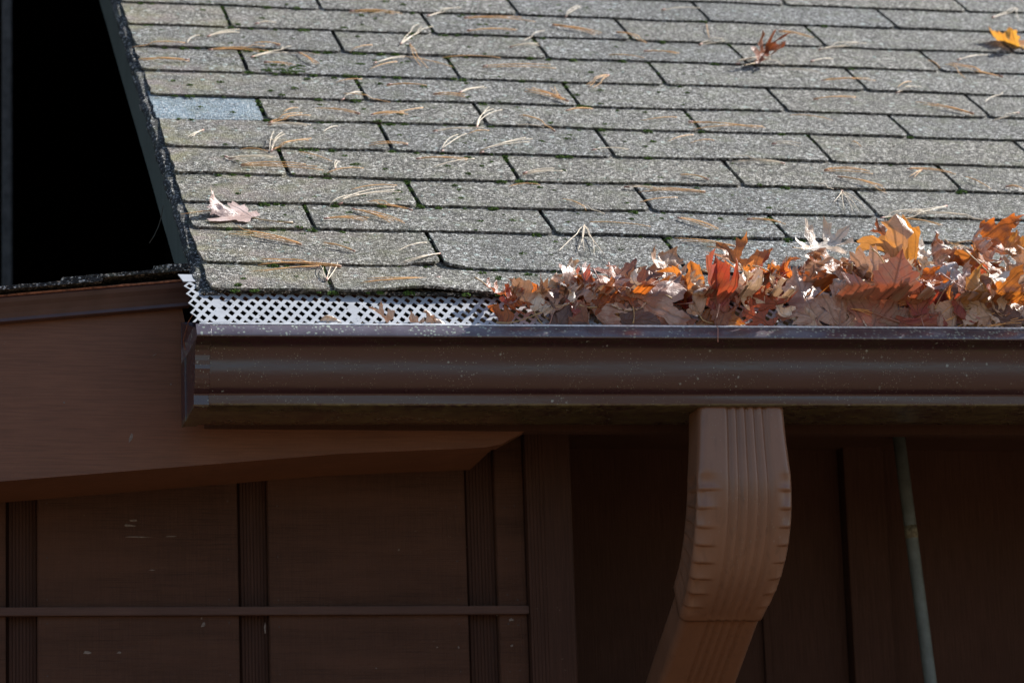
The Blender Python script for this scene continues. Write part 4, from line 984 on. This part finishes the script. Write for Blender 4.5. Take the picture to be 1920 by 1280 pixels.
def settle(p, *_):
    """keep a leaf point above the shingles and guard and behind the gutter lip"""
    z = p.z-Z0; h = -p.y*sa+z*ca; t = p.y*ca+z*sa
    hm = .0015 if t < 0 else .0095
    if t < 0: hm = .0015-.0067*min(1, -t/.0735)
    if h < hm: h = hm+.12*(h-hm)*-1*.5
    y, z = t*ca-h*sa, t*sa+h*ca
    yl = YL+.012; 
    if y < yl and z < ZL+.045:
        y = yl+(yl-y)*.10; z = max(z, ZL+.002+GS*p.x)
    return Vector((p.x, y, z+Z0))
# ------------------------------------------------------------------ pine needles
def needle_pts(A, B, bend, arch, n=9, hfun=None):
    A, B = Vector(A), Vector(B); d = B-A; L = d.length; sd_ = Vector((-d.y, d.x, 0)).normalized(); pts = []
    for i in range(n+1):
        f_ = i/n; p = A+d*f_+sd_*bend*4*f_*(1-f_); pts.append((p.x, p.y, p.z+arch*4*f_*(1-f_)))
    return pts
def bunch_roof(a, b, c, d, n):
    parts = []; L = sqrt((c-a)**2+(d-b)**2)
    for q in range(n):
        sp = (q-(n-1)/2)*random.uniform(.035, .075)*(1 if n > 1 else 0)+random.uniform(-.01,.01)
        ang = atan2(d-b, c-a)+sp*1.6; LL = L*random.uniform(.82, 1.05)
        e, g_ = a+LL*cos(ang), b+LL*sin(ang); be = random.uniform(-.03, .045)*L; pts = []
        base = random.uniform(.0008, .0035)
        for i in range(11):
            f_ = i/10; s = a+(e-a)*f_-sin(ang)*be*4*f_*(1-f_); t = b+(g_-b)*f_+cos(ang)*be*4*f_*(1-f_)
            h = max(top_h(s, t+.004), top_h(s, t), top_h(s, t-.004))+warp(s, t)+base+.0026*4*f_*(1-f_)+random.uniform(0, .0004)
            pts.append(RP(s, t, h))
        parts.append(tube(pts, [.00040+.00018*sin(pi*min(1, i/10+.15)) for i in range(11)], 4))
    # woody sheath at the joint
    p0 = RP(a, b, top_h(a, b)+.003); ang = atan2(d-b, c-a)
    p1 = RP(a+.007*cos(ang), b+.007*sin(ang), top_h(a, b)+.0035)
    return parts, tube([p0, p1], [.0012, .0009], 5)
def words(i):
    return ['first','second','third','fourth','fifth','sixth','seventh','eighth','ninth','tenth','eleventh','twelfth','thirteenth','fourteenth','fifteenth','sixteenth','seventeenth','eighteenth','nineteenth','twentieth'][i]
byrow = {}
for r in NEEDLES:
    a, b, c, d, col, n = r; k = course_of(max(0, (b+d)/2)); byrow.setdefault(k, []).append(((a+c)/2, r))
for k, L_ in byrow.items():
    L_.sort(key=lambda q: q[0])
    for i, (_, (a, b, c, d, col, n)) in enumerate(L_):
        parts, sheath = bunch_roof(a, b, c, d, n)
        v, f = merge(parts); loc = RP(a, b, .008); v = [q-loc for q in v]
        o = link('pine_needles', pymesh('pine_needles', v, f), M_NO if col == 'o' else M_NP, None, True, loc)
        nm = {'o': 'orange brown', 'p': 'pale bleached'}[col]; what = 'single pine needle' if n == 1 else ('pair of pine needles' if n == 2 else 'bunch of pine needles')
        tag(o, f'{nm} {what}, {words(i)} from left on {words(k)} course above gutter', 'pine needles', 'pine needles scattered on the shingles')
        if n > 1:
            v, f = sheath; ch = link('sheath', pymesh('sheath', [q-loc for q in v], f), M_STEM, o, True)
LN_LABELS = ['needles lying across the lip at the far right foot of the pile', 'lowest needles at the right edge, just above the lip', 'needles fanning upward over the pinkish tan leaf', 'needles lying on the dark crimson leaf by the lip',
  'needles showing under the long amber leaf, left of the flat red leaf', 'needles over the dark guard gap left of the flat red leaf', 'needles beside the cream twisted leaf', 'needles behind the tall amber leaf at the pile top',
  'needles on the lip left of the white curled leaf', 'short needles above the flat red leaf', 'single needle along the lip under the spotted orange leaf', 'needles left of the upright crimson leaf']
for lab, (x1,y1,z1,x2,y2,z2,col,n) in zip(LN_LABELS, LITTER_NEEDLES):
    parts = []
    A = Vector((x1,y1,z1+Z0)); B = Vector((x2,y2,z2+Z0)); L = (B-A).length
    for q in range(n):
        j = Vector((random.uniform(-1,1), random.uniform(-.3,.3), random.uniform(-1,1)))*L*.13
        parts.append(tube([settle(Vector(q)) for q in needle_pts(A, B+j, random.uniform(-.06,.06)*L, random.uniform(0,.05)*L)], .0005, 4))
    v, f = merge(parts)
    o = link('pine_needles', pymesh('pine_needles', [q-A for q in v], f), M_NO, None, True, A)
    tag(o, 'orange brown '+lab, 'pine needles', 'pine needles caught in the leaf pile')

# ------------------------------------------------------------------ chips, nails, debris
M_CHIP = mat_plain('chipped_paint_mark', (.20,.17,.15), .8, .3, 300, .4)
M_NAIL = mat_plain('nail_head', (.06,.04,.035), .5, .5, 300, .3)
def chip(x, z, w_, h_, y, par, name='paint_chip', mat=M_CHIP, tilt=0.0):
    V, F = [], []; n = 9
    for k in range(n):
        a = 2*pi*k/n; q = random.uniform(.45, 1.1); u, v = w_*q*cos(a), h_*q*sin(a)
        V.append(Vector((x+u*cos(tilt)-v*sin(tilt), y, z+Z0+u*sin(tilt)+v*cos(tilt)))-par.location)
    F.append(tuple(range(n))); me = pymesh(name, V+[q+Vector((0, .0012, 0)) for q in V], F+[tuple(reversed(range(n, 2*n)))]+[(k, (k+1) % n, n+(k+1) % n, n+k) for k in range(n)])
    return link(name, me, mat, par)
for (x, z, w_, h_, ti) in CHIPS_BOARD: chip(x, z, w_, h_, .1173, low, tilt=ti)
for (x, z, w_, h_, ti) in CHIPS_WALL: chip(x, z, w_, h_, .2793, wl_, tilt=ti)
for (a, b) in cols_[-5:]:
    for z in (-.20, -.27, -.318, -.352, -.41):
        for x in (a+.012, b-.012): 
            if x < .42: chip(x, z+random.uniform(-.004, .004), .0013, .0013, .2794, wl_, 'nail_head', M_NAIL)
tw = empty('dead_twig', RP(-.03, .2, -.1)); tag(tw, 'thin pale dead twig hanging below the rake in front of the black opening', 'twig')
v, f = tube([Vector(q)+Vector((0,0,Z0))-tw.location for q in TWIG], [.0008, .0007, .0006, .0005, .0004], 5)
link('stalk', pymesh('stalk', v, f), mat_plain('dead_twig', (.10,.09,.07), .8), tw, True)
V, F = [], []
def crumb(c, r):
    b = len(V); 
    for k in range(4):
        a = 2*pi*k/4+random.random(); V.append(c+Vector((cos(a)*r*random.uniform(.4, 1.6), sin(a)*r*.6, random.uniform(0, .7)*r)))
    V.append(c+Vector((0, 0, r))); F.extend([(b, b+1, b+4), (b+1, b+2, b+4), (b+2, b+3, b+4), (b+3, b, b+4)])
for _ in range(150):
    s_ = random.uniform(-.01, 1.1); t_ = random.uniform(-.066, -.004); crumb(RP(s_, t_, .0006-.0067*min(1, -t_/.0735)), random.uniform(.0005, .0016))
for _ in range(330):
    k_ = random.randint(0, 10); s_ = random.uniform(.01, 1.25); t_ = ROWS[k_]-random.uniform(.0, .004) if k_ and random.random() < .6 else random.uniform(.01, 1.15)
    crumb(RP(s_, t_, top_h(s_, t_)+warp(s_, t_)), random.uniform(.0004, .0013))
o = link('plant_crumbs', pymesh('plant_crumbs', V, F), mat_plain('plant_crumbs', (.16,.09,.045), .9)); tag(o, 'small brown plant crumbs strewn on the guard and shingles', 'debris', kind='stuff')

# ------------------------------------------------------------------ leaves
MAPLE = [(0,0),(.07,.01),(.16,-.04),(.27,-.05),(.36,-.02),(.33,.04),(.42,.09),(.34,.14),(.27,.17),(.36,.22),(.45,.25),(.53,.31),(.66,.33),(.60,.40),(.73,.52),(.60,.53),(.57,.60),(.48,.56),(.40,.52),(.30,.48),(.24,.49),
         (.28,.60),(.34,.66),(.27,.69),(.27,.79),(.19,.78),(.13,.86),(.07,.90),(0,1.03)]
OAK = [(0,0),(.04,.03),(.05,.10),(.12,.12),(.22,.10),(.30,.15),(.24,.19),(.20,.24),(.11,.26),(.08,.32),(.14,.36),(.28,.36),(.40,.42),(.50,.46),(.40,.50),(.38,.57),(.28,.53),(.16,.49),(.10,.52),(.10,.58),(.18,.64),(.30,.72),(.40,.82),(.28,.79),(.24,.84),(.16,.76),(.09,.74),(.07,.80),(.08,.90),(0,1.03)]
def leaf_flat(kind, rng):
    half = MAPLE if kind == 'maple' else OAK
    j = lambda a: [(x*(1+rng.uniform(-.08,.10))+ (rng.uniform(-.012,.012) if x else 0), y+rng.uniform(-.015,.015)) for x, y in a]
    def tooth(a):
        out_ = []
        for i in range(len(a)-1):
            out_.append(a[i]); (x0,y0),(x1,y1) = a[i], a[i+1]; d_ = sqrt((x1-x0)**2+(y1-y0)**2)
            if d_ > .07:
                m_ = ((x0+x1)/2, (y0+y1)/2); k_ = rng.uniform(-.012, .016); out_.append((m_[0]+(y1-y0)/d_*k_, m_[1]-(x1-x0)/d_*k_))
        out_.append(a[-1]); return out_
    R_ = tooth(j(half)); L_ = [(-x, y) for x, y in tooth(j(half))]
    R_[0] = (0, 0); ring = R_+L_[-2:0:-1]
    pts = [Vector(p) for p in ring]; n = len(pts); edges = [(i, (i+1) % n) for i in range(n)]
    def inside(x, y):
        c = False; q = n-1
        for i in range(n):
            xi, yi = ring[i]; xj, yj = ring[q]
            if (yi > y) != (yj > y) and x < (xj-xi)*(y-yi)/(yj-yi)+xi: c = not c
            q = i
        return c
    step = .050
    y = -.05
    r_ = 0
    while y < 1.05:
        x = -.8+(step/2 if r_ % 2 else 0)
        while x < .8:
            if inside(x, y) and min((x-a)**2+(y-b)**2 for a, b in ring) > .0007: pts.append(Vector((x, y)))
            x += step
        y += step*.87; r_ += 1
    vs, es, fs, *_r = delaunay_2d_cdt(pts, edges, [], 1, 1e-5)
    return [(q.x, q.y) for q in vs], [tuple(q) for q in fs]
def bend_leaf(uvs, size, curl, fold, rng, flatness=1.0):
    """a dry leaf: folded along the midrib, margins and lobe tips rolled in, the blade bowed and puckered"""
    out_ = []; sd_ = rng.uniform(0, 100); cd_ = rng.choice((-1, 1, 1)); cr_ = curl
    axis = rng.uniform(-.6, .6); tw = rng.uniform(-1.0, 1.0)*min(1.2, curl); nar = 1-rng.uniform(0, .25)*min(1, curl)
    w1, w2 = rng.uniform(.5, 1.5), rng.uniform(.5, 1.5); up = rng.choice((1, 1, -1))
    tipc = rng.uniform(.5, 2.4)*min(1.3, curl)*cd_; bow = cd_*curl*rng.uniform(.7, 1.6)
    for (u, v) in uvs:
        ax = abs(u)*nar; sx = 1 if u > 0 else -1
        fa = fold*(1.0+.5*(v-.5)*cd_)
        rr = .13; k_ = cr_*(w1 if u > 0 else w2)*(3.0+1.6*nz(v*2.6, sd_))      # curvature of the rolled margin
        ed = max(0, ax-rr)
        if ed > 0 and abs(k_) > .05:
            th = max(-4.2, min(4.2, ed*k_)); R1 = ed/th if abs(th) > 1e-4 else 1e4
            lx = rr+R1*sin(th) if abs(th) > 1e-4 else ax; lz = R1*(1-cos(th)) if abs(th) > 1e-4 else 0
        else: lx, lz = ax, 0
        px = sx*(lx*cos(fa)-lz*sin(fa)); pz = (lx*sin(fa)+lz*cos(fa))*up
        y = v-.42+axis*px*.5
        kk = bow+tipc*max(0, v-.55)*1.6
        if abs(kk) > .05:
            Rk = 1/kk; t2 = y*kk; ny_ = (Rk-pz)*sin(t2); nz_ = Rk-(Rk-pz)*cos(t2)
        else: ny_, nz_ = y, pz
        ny_ -= axis*px*.5
        a_ = tw*(v-.42)*1.5; px, nz_ = px*cos(a_)-nz_*sin(a_), px*sin(a_)+nz_*cos(a_)
        q = flatness*(.35+.65*min(1, curl))
        nz_ += q*(.11*nz(u*2.4, v*2.4, sd_)+.060*nz(u*6, v*6, sd_+5)+.030*nz(u*13, v*13, sd_+7))
        side_ = ((v-abs(u)*.85)*7.5) % 1; nz_ += q*.010*(1-abs(2*side_-1))
        px += q*(.05*nz(u*4, v*4, sd_+9)+.02*nz(u*11, v*11, sd_+3)); ny_ += q*.05*nz(u*4, v*4, sd_+19)
        out_.append((px*size, ny_*size, nz_*size))
    return out_
def make_leaf(loc, size, tip, nrm, kind, pal, curl, fold, seed, stem=True, long_stem=False, flatness=1.0, steep=1.0):
    rng = random.Random(seed)
    if steep > 0: size *= 1.10
    uvs, fs = leaf_flat(kind, rng); co = bend_leaf(uvs, size, curl, fold, rng, flatness)
    if steep > 0 and pal in ('cream', 'silver', 'lilac', 'tan', 'gold', 'mauve', 'pink') and rng.random() < (.95 if pal == 'cream' else .62): nrm = Vector(nrm)+Vector((.6, .0, .6))
    T = Vector(tip).normalized(); N = Vector(nrm)+(Vector((rng.uniform(-.35,1.0), 0, rng.uniform(-.1,.85)))*steep if steep > 0 else Vector((.45,0,.35))); N.normalize(); T = (T-N*T.dot(N)).normalized(); X = T.cross(N)
    Mx = Matrix((X, T, N)).transposed()
    Lc = Vector(loc); me = pymesh(kind+'_leaf', [settle(Lc+Mx @ Vector(c))-Lc for c in co], fs)
    uvl = me.uv_layers.new(name='UVMap'); li = [l.vertex_index for l in me.loops]
    uvl.data.foreach_set('uv', [c for i in li for c in uvs[i]])
    o = link(kind+'_leaf', me, LEAFMAT[pal], None, True, loc)
    if stem:
        i0 = min(range(len(uvs)), key=lambda i: uvs[i][0]**2+uvs[i][1]**2)
        i1 = min(range(len(uvs)), key=lambda i: uvs[i][0]**2+(uvs[i][1]-.12)**2)
        b = Vector(co[i0]); d = (b-Vector(co[i1])).normalized(); L = size*(rng.uniform(.45, .75) if kind == 'maple' else rng.uniform(.2, .35))
        sidev = Vector((rng.uniform(-1,1), 0, rng.uniform(-1,1)))*.35*L
        pts = [Mx @ (b-d*.02*size+d*L*f_+sidev*f_*f_) for f_ in (0, .2, .4, .6, .8, 1)]
        pts = [settle(Lc+q)-Lc for q in pts]
        if long_stem: pts = [Mx @ b]+[Vector(q)-Lc for q in long_stem]
        v, f = tube(pts, [.0011, .0008, .0007, .0007, .0008, .0013][:len(pts)], 6)
        link('stem', pymesh('stem', v, f), M_STEM if pal in ('crimson','mauve','redmauve','lilac','red') else M_STEMT, o, True)
    return o
G_PILE = 'autumn leaves heaped on the gutter guard'
G_GUARD = 'single leaves on the bare white guard'
G_ROOF = 'lone leaves lying on the shingles'
for i, (loc, size, tip, nrm, kind, pal, curl, fold, label) in enumerate(LEAVES):
    P = Vector(loc)+Vector((0, 0, Z0)); ls = False
    if label.startswith('upright crimson'): ls = [(.596, YL+.016, Z0-.036), (.594, YL-.002, Z0-.050), (.5925, YL-.004, Z0-.066)]
    nostem = 'strip' in label or 'sliver' in label or 'scrap' in label or 'piece' in label
    fl = .35 if 'large flat red' in label and label.startswith('large') else 1.0
    o = make_leaf(P, size, tip, nrm, kind, pal, curl, fold, 100+i, not nostem, ls, fl, 0 if 'alone' in label else fl)
    grp = G_GUARD if 'guard' in label and ('bare' in label or 'on it' in label) else (G_ROOF if ('alone' in label) else G_PILE)
    tag(o, label, 'leaf', grp)
# leaves packed underneath and behind, half hidden
rng = random.Random(5)
pals = ['tan','mauve','cream','amber','rust','orange','amber','rust','dark','crimson','orange','cream','lilac','red','dark','tan','mauve']
NF = 190; LIT = []
for i in range(NF):
    s = .335+ (1.02*(i+rng.random())/NF)*1.55
    big = min(1, max(0, (s-.32)/.45)); deep = .035+.115*min(1, max(.25, (s-.25)/.75))
    t = -.060+deep*rng.random(); h = .004+.022*rng.random()*(.4+.6*big)+.012*big*max(0, 1-abs(t)/.09)
    P = RP(s, t, h)
    n = Vector((rng.uniform(-.6,.9), -rng.uniform(.2, 1.0), rng.uniform(.0, 1.2))).normalized(); an = rng.uniform(0, 2*pi)
    tp_ = Vector((cos(an), .2*sin(an), sin(an))); tp_ = (tp_-n*tp_.dot(n)).normalized()
    kind = rng.choice(('maple', 'oak', 'maple')); pal_ = rng.choice(pals); o = make_leaf(P, rng.uniform(.036, .060), tp_, n, kind, pal_, rng.uniform(.7, 1.8), rng.uniform(.1, .9), 900+i, i % 4 == 0)
    LIT.append((P.x, o, pal_))

CW = {'mauve': 'mauve brown', 'amber': 'amber brown', 'redmauve': 'dull reddish', 'silver': 'silvery grey', 'gold': 'golden', 'dark': 'dark brown', 'lilac': 'lilac grey'}
cnt = {}
ORD = ['first','second','third','fourth','fifth','sixth','seventh','eighth','ninth','tenth','eleventh','twelfth','thirteenth','fourteenth','fifteenth','sixteenth','seventeenth','eighteenth','nineteenth','twentieth'] 
ORD += ['twenty '+q for q in ORD[:9]]+['thirtieth']+['thirty '+q for q in ORD[:9]]
for x_, o, p_ in sorted(LIT, key=lambda q: q[0]):
    i = cnt.get(p_, 0); cnt[p_] = i+1
    tag(o, f'{CW.get(p_, p_)} crumpled leaf half hidden in the litter, {ORD[i]} such leaf from the left', 'leaf', 'leaves packed in the litter along the gutter')
